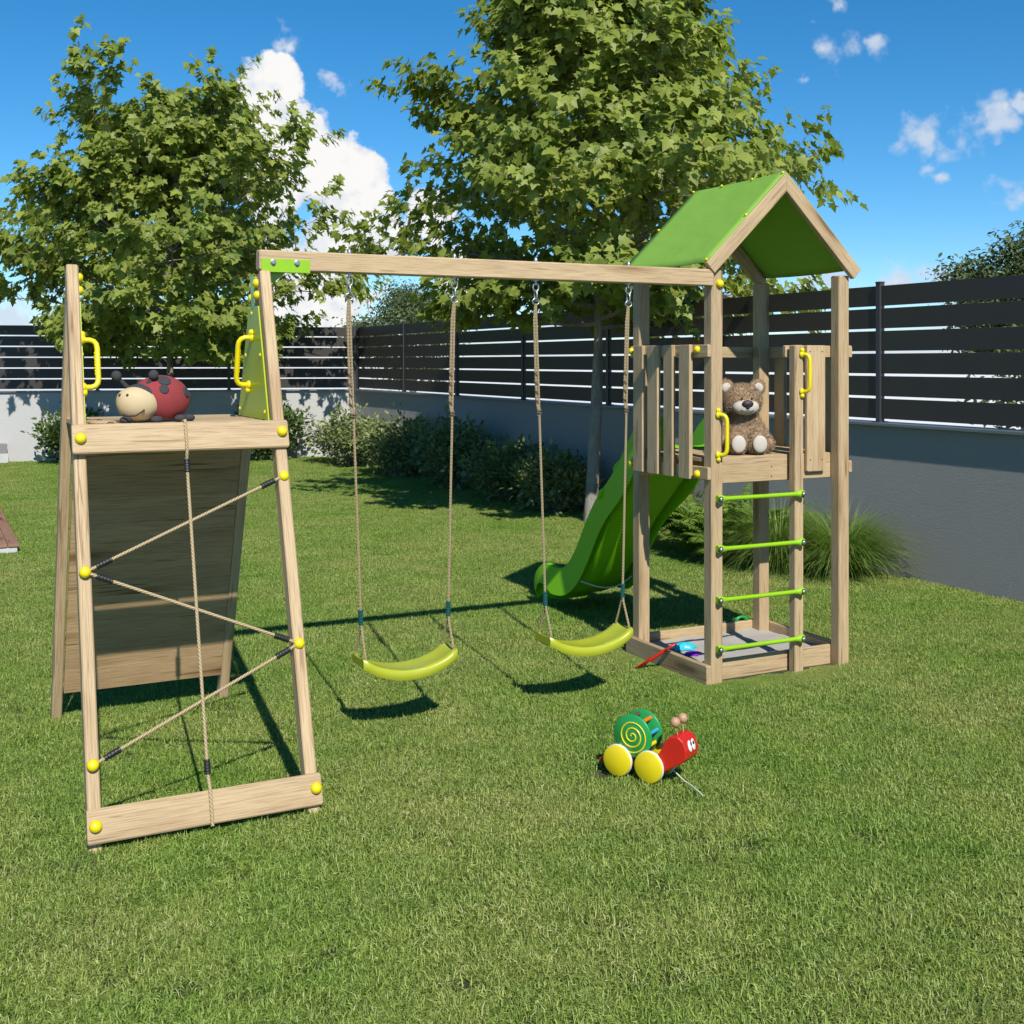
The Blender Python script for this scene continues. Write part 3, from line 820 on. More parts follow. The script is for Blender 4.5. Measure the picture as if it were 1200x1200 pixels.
# ---- slide
def slide():
    ctrl = [(5.93, 1.243), (6.03, 1.243), (6.12, 1.20), (6.25, 1.075), (6.42, .90), (6.58, .745), (6.70, .605), (6.84, .435), (6.98, .285), (7.12, .175), (7.26, .125), (7.38, .115), (7.46, .095), (7.50, .04)]
    pts = [V((0, y, z)) for y, z in ctrl]
    # smooth
    path = []
    for i in range(len(pts) - 1):
        p0 = pts[max(0, i - 1)]; p1 = pts[i]; p2 = pts[i + 1]; p3 = pts[min(len(pts) - 1, i + 2)]
        for k in range(5):
            t = k / 5
            path.append(.5 * ((2 * p1) + (p2 - p0) * t + (2 * p0 - 5 * p1 + 4 * p2 - p3) * t * t + (3 * p1 - p0 - 3 * p2 + p3) * t ** 3))
    path.append(pts[-1])
    cxs = 4.265; n = len(path)
    vs = []; m = None
    for i, p in enumerate(path):
        d = (path[min(n - 1, i + 1)] - path[max(0, i - 1)]).normalized(); up = V((0, -d.z, d.y))
        s_ = i / (n - 1)
        hw = .185 + .02 * math.sin(s_ * 9)
        wh = .175 + .022 * math.sin(s_ * 16 + .5)
        if s_ > .86: wh *= 1 - ((s_ - .86) / .14) ** 2 * .55
        if s_ < .10: wh *= .9
        sk = .185 * min(1, max(.25, (s_ - .05) * 9)) * (1 if s_ < .8 else max(.3, 1 - (s_ - .8) * 4))
        prof = [(-1.0, wh + .006, .060), (-1.0, wh - sk, .078), (-1.0, wh - sk + .004, .066), (-1.0, wh - .03, .036), (-1.0, .05, .014), (-.9, .004, 0), (-.55, -.012, 0), (0, -.016, 0), (.55, -.012, 0), (.9, .004, 0), (1.0, .05, .014), (1.0, wh - .03, .036), (1.0, wh - sk + .004, .066), (1.0, wh - sk, .078), (1.0, wh + .006, .060),
                (1.0, wh + .012, .03), (1.0, wh, .006), (1.0, .055, -.006), (.86, .02, 0), (.5, .004, 0), (0, 0, 0), (-.5, .004, 0), (-.86, .02, 0), (-1.0, .055, -.006), (-1.0, wh, .006), (-1.0, wh + .012, .03)]
        for a, h, e in prof:
            sg = -1 if a < 0 else 1
            vs.append(V((cxs + a * hw + sg * e, p.y, p.z)) + up * h)
        m = len(prof)
    fs = []
    for r in range(n - 1):
        for i in range(m):
            j = (i + 1) % m; fs.append((r * m + i, r * m + j, (r + 1) * m + j, (r + 1) * m + i))
    fs += [tuple(range(m - 1, -1, -1)), tuple(range((n - 1) * m, n * m))]
    b = MB(); b.add(vs, fs, True)
    sl = P('slide', b, 'slide')
    # strengthening ribs moulded on the flange
    for t in (.2, .29, .37):
        i = int(t * (n - 1)); p = path[i]; d = (path[i + 1] - path[i - 1]).normalized(); up = V((0, -d.z, d.y))
        q = MB(); rot = Matrix(((1, 0, 0), (0, d.y, up.y), (0, d.z, up.z)))
        q.sphere(V((cxs - .185 - .045, p.y, p.z)) + up * .165, (.034, .06, .03), 12, 8, rot); P('moulded_rib', q, 'slide', sl)
    q = MB(); i = int(.66 * (n - 1)); p = path[i]
    q.tube([(cxs - .21 + .42 * k / 10, p.y - .03 - .05 * math.sin(PI * k / 10), p.z + .02 - .055 * math.sin(PI * k / 10)) for k in range(11)], .005, 8); P('water_hose', q, 'cord', sl)
slide()

# ------------------------------------------------------------------ sand and sand toys
b = MB(); nx = 26; ny = 20; vs = []; fs = []
for i in range(nx + 1):
    for j in range(ny + 1):
        x = 3.862 + .99 * i / nx; y = 5.337 + .695 * j / ny
        vs.append((x, y, .045 + .012 * noise.noise(V((x * 6, y * 6, 0))) + .007 * noise.noise(V((x * 19, y * 19, 3)))))
for i in range(nx):
    for j in range(ny): a = i * (ny + 1) + j; fs.append((a, a + ny + 1, a + ny + 2, a + 1))
b.add(vs, fs, True); o = b.build('sand', M['sand']); o['kind'] = 'stuff'; tag(o, 'pale grey play sand filling the box under the tower', 'sand')

def shovel():
    t = thing('toy_shovel', 'red plastic toy shovel leaning on the sandbox edge', 'toy shovel', (3.73, 5.66, .03))
    p0 = V((3.722, 5.672, .035)); p1 = V((3.835, 5.55, .155)); d = (p1 - p0).normalized()
    side = d.cross(V((0, 0, 1))).normalized(); up = side.cross(d)
    b = MB(); b.tube([p0 + d * .03, p0.lerp(p1, .7)], .0105, 8)
    e = p0.lerp(p1, .66)
    b.tube([e, e + d * .02 + side * .018, e + d * .055 + side * .018, e + d * .072, e + d * .055 - side * .018, e + d * .02 - side * .018, e], .0065, 8)
    b.build('handle', M['red'], t)
    b = MB(); vs = []; fs = []
    prof = [(-.07, .012, .008), (-.05, .034, .002), (-.01, .04, 0), (.02, .036, .004), (.036, .012, .012)]
    for lay in (0, 1):
        for t_, w, dz in prof:
            for k in range(5):
                q = (k - 2) / 2; vs.append(p0 + d * t_ + side * w * q + up * (dz + .014 * q * q - .006 - lay * .004))
    for lay in (0, 1):
        for r in range(4):
            for k in range(4):
                a = lay * 25 + r * 5 + k; fs.append((a, a + 1, a + 6, a + 5))
    b.add(vs, fs, True); b.build('blade', M['red'], t)
shovel()
def mould(name, label, x, y, z, r, mat, lobes, flat=.45, seed=0, group=None):
    b = MB(); n = 28; m = 8; vs = []; fs = []
    for i in range(m + 1):
        th = PI / 2 * i / m
        for k in range(n):
            a = 2 * PI * k / n; rr = r * (1 + .22 * math.cos(lobes * a)) * math.sin(th) if i else r * .01
            vs.append((x + rr * math.cos(a) * 1.5, y + rr * math.sin(a), z + r * flat * math.cos(th)))
    for i in range(m):
        for k in range(n):
            j = (k + 1) % n; fs.append((i * n + k, (i + 1) * n + k, (i + 1) * n + j, i * n + j))
    b.add(vs, fs, True)
    # rim lip
    b.tube([(x + r * 1.04 * (1 + .22 * math.cos(lobes * a)) * math.cos(a) * 1.5, y + r * 1.04 * (1 + .22 * math.cos(lobes * a)) * math.sin(a), z + .004) for a in [2 * PI * k / 28 for k in range(29)]], .005, 6)
    o = b.build(name, M[mat]); tag(o, label, 'sand mould', group)
mould('sand_mould', 'cyan plastic sand mould lying on the sand in the box', 4.075, 5.80, .05, .048, 'cyan', 5, .8)
mould('sand_mould', 'purple plastic sand mould lying on the sand in front of the cyan one', 4.035, 5.66, .05, .034, 'purple', 4, .6)
b = MB(); b.tube([(4.655, 6.05, .106), (4.66, 6.046, .125), (4.69, 6.046, .133), (4.73, 6.046, .128), (4.735, 6.05, .106)], .009, 8); b.lathe([(.012, 0), (.018, .012), (.018, .02)], (4.655, 6.05, .105), (0, 0, 1), 12); b.lathe([(.012, 0), (.018, .012), (.018, .02)], (4.735, 6.05, .105), (0, 0, 1), 12)
tag(b.build('toy_rake', M['toy_green']), 'small bright green sand toy lying on the rear sandbox board', 'sand toy')

# ------------------------------------------------------------------ swings
def swing(x0t, x1t, x0s, x1s, label):
    Y = 5.243; cx = (x0s + x1s) / 2
    t = thing('swing', label, 'swing', (cx, Y, .25), 'swings hanging from the beam')
    hwid = (x1s - x0s) / 2 - .010
    # seat: bowed moulded plank with rolled front and back lips
    b = MB(); vs = []; fs = []; nu = 30
    prof = [(-.086, -.036), (-.092, -.022), (-.092, .000), (-.084, .010), (-.064, .011), (-.045, .007), (0, .005), (.045, .007), (.064, .011), (.084, .010), (.092, .000), (.092, -.022), (.086, -.036), (.076, -.034), (.060, -.030), (.030, -.028), (0, -.028), (-.030, -.028), (-.060, -.030), (-.076, -.034)]
    m = len(prof)
    for i in range(nu + 1):
        u = -1 + 2 * i / nu
        zc = .300 + .066 * min(1, abs(u) ** 2.0 * 1.05) - .004 * max(0, (abs(u) - .93) / .07)
        k = 1.0 if abs(u) < .9 else 1 - .12 * ((abs(u) - .9) / .1) ** 2
        endl = .010 * max(0, (abs(u) - .72) / .28)
        for y, z in prof:
            inner = 1 if z > 0 else .8
            vs.append((cx + u * hwid, Y + y * k, zc + z * (1 if abs(u) < .95 else 1) + endl * inner))
    for r in range(nu):
        for i in range(m):
            j = (i + 1) % m; fs.append((r * m + i, r * m + j, (r + 1) * m + j, (r + 1) * m + i))
    fs += [tuple(range(m - 1, -1, -1)), tuple(range(nu * m, nu * m + m))]
    b.add(vs, fs, True); b.build('seat', M['seat'], t)
    for xt, xs in ((x0t, x0s + .025), (x1t, x1s - .025)):
        hk = MB()
        hk.tube([(xt, Y, 2.16), (xt, Y, 2.300)], .006, 8)
        hk.lathe([(.014, 0), (.014, .003), (.0105, .004), (.0105, .014), (.004, .022), (0, .024)], (xt, Y, 2.2775), (0, 0, 1), 10)
        hk.lathe([(.02, 0), (.02, .004)], (xt, Y, 2.1795), (0, 0, 1), 12)
        rg = lambda cz, r_, rx: [(xt + rx * math.cos(a), Y, cz + r_ * math.sin(a)) for a in [2 * PI * k / 16 for k in range(17)]]
        hk.tube(rg(2.148, .022, .016), .0045, 8)
        hk.tube([(xt, Y + .014 * math.cos(a), 2.105 + .028 * math.sin(a)) for a in [2 * PI * k / 16 for k in range(17)]], .0045, 8)
        hk.tube(rg(2.075, .016, .019), .004, 8)
        hk.build('hook', M['steel'], t)
        top = V((xt, Y, 2.065)); bot = V((xs, Y, .53))
        def at(z): return top.lerp(bot, (top.z - z) / (top.z - bot.z))
        m_ = MB()
        m_.tube([at(2.065), at(1.9) , at(1.7), at(1.55), at(1.5), at(1.2), at(.9), at(.6), at(.53)], .0062, 8)
        m_.tube([at(2.065) + V((-.004, 0, 0)), at(1.98) + V((-.013, 0, 0)), at(1.8) + V((-.014, 0, 0)), at(1.57) + V((-.013, .003, 0)), at(1.515) + V((-.004, 0, 0))], .0058, 8)
        for sg in (-1, 1):
            m_.tube([at(.56), at(.52) + V((0, sg * .008, -.01)), V((xs, Y + sg * .062, .392))], .0056, 8)
            m_.tube([V((xs, Y + sg * .062, .395)), V((xs, Y + sg * .062, .345))], .0056, 8)
        rp = m_.build('rope', M['rope'], t)
        f_ = MB(); prof2 = []
        for k in range(5):
            q = k * .015; prof2 += [(.0095, q), (.0125, q + .002), (.0125, q + .010), (.0095, q + .0125)]
        f_.lathe(prof2, at(.60), at(.5) - at(.60), 12); f_.build('ferrule', M['teal'], rp)
        f_ = MB(); f_.tube([at(1.53) + V((.0095 * math.cos(k * 1.2), .0095 * math.sin(k * 1.2), -.0022 * k)) for k in range(14)], .0048, 6)
        f_.build('rope_knot', M['rope_dark'], rp)
        f_ = MB(); f_.tube([at(1.74 - .0095 * k) + V((-.012 + .0065 * math.cos(k * 1.3), .0075 * math.sin(k * 1.3), 0)) for k in range(20)], .0042, 6)
        f_.build('rope_splice', M['rope_dark'], rp)
    return t
swing(1.786, 2.325, 1.818, 2.316, 'lime yellow swing seat on ropes, nearer the climbing frame')
swing(2.776, 3.330, 2.806, 3.318, 'lime yellow swing seat on ropes, nearer the tower with the roof')

# ------------------------------------------------------------------ soft toys
def remeshed(mb, voxel, subs=1):
    me = bpy.data.meshes.new('tmp'); me.from_pydata(mb.v, [], mb.f)
    o = bpy.data.objects.new('tmp', me); COL.objects.link(o)
    md = o.modifiers.new('r', 'REMESH'); md.mode = 'VOXEL'; md.voxel_size = voxel
    sm = o.modifiers.new('s', 'SMOOTH'); sm.factor = .5; sm.iterations = 5
    dg = bpy.context.evaluated_depsgraph_get(); ev = o.evaluated_get(dg)
    out = bpy.data.meshes.new_from_object(ev)
    bpy.data.objects.remove(o); bpy.data.meshes.remove(me)
    return out
def furry(name, mesh, mat, parent, n, L, seed=1, w=.0011):
    """one mesh: the body plus short fur strands standing on it"""
    r = np.random.RandomState(seed)
    mesh.calc_loop_triangles()
    co = np.empty(len(mesh.vertices) * 3, np.float32); mesh.vertices.foreach_get('co', co); co = co.reshape(-1, 3)
    tr = np.empty(len(mesh.loop_triangles) * 3, np.int32); mesh.loop_triangles.foreach_get('vertices', tr); tr = tr.reshape(-1, 3)
    nm = np.empty(len(mesh.vertices) * 3, np.float32); mesh.vertices.foreach_get('normal', nm); nm = nm.reshape(-1, 3)
    a, b, c = co[tr[:, 0]], co[tr[:, 1]], co[tr[:, 2]]
    ar = np.linalg.norm(np.cross(b - a, c - a), axis=1); pick = r.choice(len(tr), n, p=ar / ar.sum())
    u = r.rand(n); v = r.rand(n); k = u + v > 1; u[k] = 1 - u[k]; v[k] = 1 - v[k]
    p = a[pick] + (b - a)[pick] * u[:, None] + (c - a)[pick] * v[:, None]
    N = nm[tr[pick, 0]] + nm[tr[pick, 1]] + nm[tr[pick, 2]]; N /= np.linalg.norm(N, axis=1)[:, None] + 1e-9
    d = N + r.normal(0, .45, (n, 3)) + np.array([0, 0, -.25]); d /= np.linalg.norm(d, axis=1)[:, None]
    sd = np.cross(d, r.normal(0, 1, (n, 3))); sd /= np.linalg.norm(sd, axis=1)[:, None] + 1e-9
    ln = L * r.uniform(.5, 1.2, n)[:, None]
    vs = np.stack([p - sd * w, p + sd * w, p + d * ln], 1).reshape(-1, 3)
    ts = np.arange(n * 3).reshape(-1, 3) + len(co)
    # flocky patches of tone
    rn = np.array([.5 + .35 * noise.noise(V(q) * 60) for q in co])
    rs_ = np.clip(np.repeat(np.array([.5 + .4 * noise.noise(V(q) * 60) for q in p]) + r.normal(0, .2, n), 3), 0, 1)
    o = fastmesh(name, np.concatenate([co, vs]), np.concatenate([tr, ts]), M[mat], parent, {'rnd': np.concatenate([rn, rs_])}, True)
    return o
def teddy():
    t = thing('teddy_bear', 'brown plush teddy bear with cream muzzle and foot pads sitting on the tower deck', 'teddy bear', (0, 0, 0))
    b = MB()
    b.sphere((0, 0, .105), (.098, .080, .115)); b.sphere((0, -.012, .19), (.078, .062, .06))
    b.sphere((0, -.030, .304), (.116, .096, .102))                                            # head
    for s_ in (-1, 1):
        b.sphere((s_ * .094, -.010, .384), (.049, .028, .050), rot=Matrix.Rotation(s_ * .5, 3, 'Y'))
        for k in range(6):                                                                # arms hanging at the sides
            q = k / 5; b.sphere((s_ * (.085 + .062 * q), .0 - .03 * q * q, .185 - .13 * q), (.036 + .010 * q,) * 3, 14, 8)
        for k in range(6):                                                                # legs forward, soles to the front
            q = k / 5; b.sphere((s_ * (.052 + .008 * q), -.05 - .075 * q, .058 + .008 * q), (.054 + .008 * q, .052, .056 + .014 * q), 14, 8)
    body = remeshed(b, .008)
    furry('body', body, 'fur', t, 26000, .013)
    for s_ in (-1, 1):
        b = MB(); b.sphere((s_ * .062, -.176, .064), (.042, .014, .050), 18, 10); b.build('foot_pad', M['fur_white'], t)
        b = MB(); b.sphere((s_ * .095, -.034, .382), (.029, .010, .029), rot=Matrix.Rotation(s_ * .5, 3, 'Y')); b.build('ear_lining', M['fur_white'], t)
        b = MB(); b.sphere((s_ * .030, -.122, .322), (.0065, .005, .0085), 10, 6); b.build('eye', M['nose'], t)
    b = MB()
    b.sphere((0, -.100, .273), (.078, .045, .048), 24, 14); b.build('muzzle', M['fur_white'], t)
    b = MB(); b.sphere((0, -.142, .292), (.034, .016, .022), 18, 10); b.sphere((0, -.144, .276), (.014, .010, .014), 12, 8); b.build('nose', M['nose'], t)
    b = MB(); b.tube([(-.040, -.133, .258), (-.022, -.143, .249), (0, -.147, .254), (.022, -.143, .249), (.040, -.133, .258)], .0022, 6); b.build('mouth', M['nose'], t)
    return t
tb = teddy(); tb.location = (4.268, 5.50, DZ + .001); tb.rotation_euler = (0, 0, R(-22)); tb.scale = (1.0, 1.0, 1.0)

def ladybird():
    t = thing('plush_ladybird', 'red plush ladybird with charcoal spots and cream smiling face on the climbing frame platform', 'plush toy', (0, 0, 0))
    # local: face towards -X/-Y
    b = MB(); b.sphere((.045, 0, .088), (.125, .098, .096), 36, 20)
    # flatten the bottom
    b.v = [(x, y, max(z, .010)) for x, y, z in b.v]; b.build('body', M['fabric_red'], t)
    b = MB(); b.sphere((-.062, -.012, .072), (.088, .082, .068), 32, 18)
    b.v = [(x, y, max(z, .004) + (0.012 * math.exp(-((x + .12) / .05) ** 2 - ((z - .09) / .04) ** 2))) for x, y, z in b.v]; hd = b.build('face', M['fabric_cream'], t)
    b = MB(); b.sphere((-.040, .004, .102), (.076, .080, .050), 28, 16); b.v = [(x, y, z) for x, y, z in b.v]; b.build('hood', M['fabric_dark'], t)
    for p, r_ in (((.115, -.066, .115), .022), ((.03, -.055, .160), .028), ((.015, -.080, .128), .02), ((.11, .045, .155), .025), ((.158, -.012, .098), .022)):
        c = V((.045, 0, .088)); n = V(((p[0] - c.x) / .125 ** 2, (p[1] - c.y) / .098 ** 2, (p[2] - c.z) / .096 ** 2)).normalized()
        dirr = V(p) - c; k = 1 / math.sqrt((dirr.x / .125) ** 2 + (dirr.y / .098) ** 2 + (dirr.z / .096) ** 2); q = c + dirr * k
        b = MB(); b.lathe([(r_, -.008), (r_, .0005), (r_ * .9, .0025), (r_ * .5, .0032), (0, .0034)], q, n, 20); b.build('spot', M['fabric_dark'], t)
    for p in ((.085, -.088, .014), (.145, -.055, .013), (-.02, -.085, .012), (-.12, -.02, .012), (.08, .085, .014)):
        b = MB(); b.sphere(p, (.026, .022, .015), 14, 8); b.build('foot', M['fabric_dark'], t)
    for p0, p1 in (((-.085, .03, .135), (-.135, .03, .182)), ((-.03, -.03, .145), (-.012, -.045, .185))):
        b = MB(); b.tube([p0, V(p0).lerp(V(p1), .5), p1], [.011, .009, .008], 10); b.sphere(p1, .021, 14, 8); b.build('antenna', M['fabric_dark'], t)
    for y_ in (-.052, -.014):
        ze = .108; xe = -.062 - .088 * math.sqrt(max(0, 1 - ((y_ + .012) / .082) ** 2 - ((ze - .008 - .072) / .068) ** 2))
        b = MB(); b.sphere((xe - .001, y_, ze), (.006, .0055, .0065), 10, 6); b.build('eye', M['nose'], hd)
    b = MB(); b.tube([(-.146, -.040, .034), (-.132, -.060, .028), (-.108, -.078, .030), (-.088, -.089, .044), (-.078, -.091, .052)], .0035, 8); b.build('mouth', M['nose'], hd)
    return t
lb = ladybird(); lb.location = (.868, 5.16, 1.514); lb.rotation_euler = (0, 0, R(20)); lb.scale = (1.04, 1.04, 1.08)

# ------------------------------------------------------------------ pull-along snail
def snail():
    t = thing('toy_snail', 'wooden pull along snail with green spiral shell and yellow wheels on the grass', 'pull toy', (0, 0, 0))
    # local: +X forward, -Y toward the viewer
    b = MB(); b.board((-.135, 0, .060), (.125, 0, .060), .062, .022, (0, 0, 1), .003); b.build('chassis', M['toy_orange'], t)
    b = MB(); b.prism([(-.135, -.03, .050), (-.135, -.03, .072), (-.185, -.03, .045), (-.185, -.03, .030)], (0, .06, 0)); b.build('tail', M['red'], t)
    for x in (-.075, .075):
        for s_ in (-1, 1):
            b = MB(); b.lathe([(.058, 0), (.064, .004), (.066, .010), (.066, .016), (.064, .022)], (x, s_ * .045, .066), (0, s_, 0), 32); w_ = b.build('wheel', M['toy_yellow'], t)
            b = MB(); b.lathe([(.0645, .0035), (.0668, .009), (.0668, .0165), (.0645, .0205)], (x, s_ * .045, .066), (0, s_, 0), 32); b.build('rim', M['white'], w_)
            b = MB(); b.lathe([(.0645, 0), (.0640, .006), (.060, .009), (0, .0095)], (x, s_ * .0671, .066), (0, s_, 0), 32); b.build('hub_face', M['toy_yellow'], w_)
    sc = V((-.010, 0, .178)); rr = .090
    for s_ in (-1, 1):
        b = MB(); b.lathe([(rr - .003, 0), (rr, .003), (rr, .011), (rr - .003, .014)], sc + V((0, s_ * .040, 0)), (0, s_, 0), 40); d_ = b.build('shell_disc', M['toy_green'], t)
        pts = []
        for k in range(70):
            a = -.2 + k / 69 * 6.3 * PI * .93; r_ = .004 + .069 * (k / 69)
            pts.append(sc + V((r_ * math.cos(a) * -1, s_ * .0545, r_ * math.sin(a))))
        q = MB(); q.tube(pts, .0034, 6); q.build('spiral', M['toy_yellow'], d_)
    for k, mt in enumerate(('toy_orange', 'toy_blue', 'toy_yellow', 'red', 'toy_blue', 'toy_orange', 'toy_yellow', 'toy_brown')):
        a = R(58 - k * 45); p = sc + V((.073 * math.cos(a), 0, .073 * math.sin(a)))
        b = MB(); b.tube([p + V((0, -.0395, 0)), p + V((0, .0395, 0))], .0085, 12); b.build('rattle_rod', M[mt], t)
    # neck and head
    b = MB()
    prof = [(.085, .046), (.135, .052), (.222, .104), (.242, .125), (.244, .160), (.230, .196), (.204, .214), (.170, .210), (.142, .182), (.108, .105)]
    b.prism([(x, -.058, z) for x, z in prof], (0, .116, 0))
    hd = b.build('head', M['red'], t); bv = hd.modifiers.new('edge', 'BEVEL'); bv.width = .006; bv.segments = 3
    for s_ in (-1, 1):
        b = MB(); b.sphere((.2405, s_ * .016, .172), (.005, .014, .024), 16, 10, Matrix.Rotation(R(-16), 3, 'Y')); e = b.build('eye', M['white'], hd)
        b = MB(); b.sphere((.2435, s_ * .011, .181), (.0035, .0055, .008), 10, 6, Matrix.Rotation(R(-16), 3, 'Y')); b.build('pupil', M['nose'], e)
        b = MB(); b.tube([(.190, s_ * .026, .208), (.184, s_ * .034, .252)], .0028, 6); b.sphere((.183, s_ * .035, .266), .0215, 18, 10); b.build('antenna', M['lightwood'], t)
    b = MB(); b.tube([(.15, 0, .056), (.19, -.008, .034), (.225, -.026, .024), (.265, -.06, .030), (.31, -.095, .028), (.35, -.125, .024)], .0028, 6); b.build('pull_cord', M['cord'], t)
    return t
sn = snail()
wl = V((2.655, 4.235, 0)); wr = V((2.742, 4.110, 0))      # ground under the two near wheels
sn.rotation_euler = (0, 0, R(-61)); sn.scale = (1.0, 1.0, 1.0)
hdv = V((math.cos(R(-61)), math.sin(R(-61)), 0)); lfv = V((-hdv.y, hdv.x, 0))
sn.location = (wl + wr) / 2 + lfv * .07 + V((-.022, .011, .004))

# ------------------------------------------------------------------ foliage
LEAF = [(0, 0, 0), (0, .36, 0), (0, 1, 0)]
half = [(.20, -.04), (.43, .06), (.31, .24), (.60, .52), (.33, .50), (.25, .62)]
def leaf_template():
    v = [V((0, 0, 0)), V((0, .38, .0)), V((0, 1.02, -.16))]
    f = []
    for s_ in (1, -1):
        o = len(v)
        for x, y in half: v.append(V((x * s_, y, abs(x) * .22 - y * y * .14)))
        seq = [0] + [o + i for i in range(6)] + [2]
        for a, b in zip(seq[:-1], seq[1:]): f.append((1, a, b) if s_ > 0 else (1, b, a))
    return np.array([tuple(p) for p in v], np.float32), np.array(f, np.int32)
LT = leaf_template()
def oval_template():
    v = [(0, 0, 0), (.22, .28, .06), (.24, .6, .05), (0, 1, -.12), (-.24, .6, .05), (-.22, .28, .06), (0, .45, -.01)]
    f = [(6, 0, 1), (6, 1, 2), (6, 2, 3), (6, 3, 4), (6, 4, 5), (6, 5, 0)]
    return np.array(v, np.float32), np.array(f, np.int32)
OT = oval_template()
def leaves_mesh(name, tmpl, pos, ax, nor, size, mat, parent, seed):
    """pos, ax (midrib), nor (face normal) Nx3, size N"""
    r = np.random.RandomState(seed)
    pos = np.asarray(pos, np.float32); ax = np.asarray(ax, np.float32); nor = np.asarray(nor, np.float32); size = np.asarray(size, np.float32)
    ax /= np.linalg.norm(ax, axis=1)[:, None] + 1e-9
    sd = np.cross(ax, nor); sd /= np.linalg.norm(sd, axis=1)[:, None] + 1e-9
    nr = np.cross(sd, ax)
    tv, tf = tmpl
    v = (tv[None, :, 0, None] * sd[:, None] + tv[None, :, 1, None] * ax[:, None] + tv[None, :, 2, None] * nr[:, None]) * size[:, None, None] + pos[:, None]
    n = len(pos); k = len(tv)
    f = tf[None] + (np.arange(n) * k)[:, None, None]
    rn = np.repeat(r.rand(n), k)
    return fastmesh(name, v.reshape(-1, 3), f.reshape(-1, 3), M[mat], parent, {'rnd': rn})

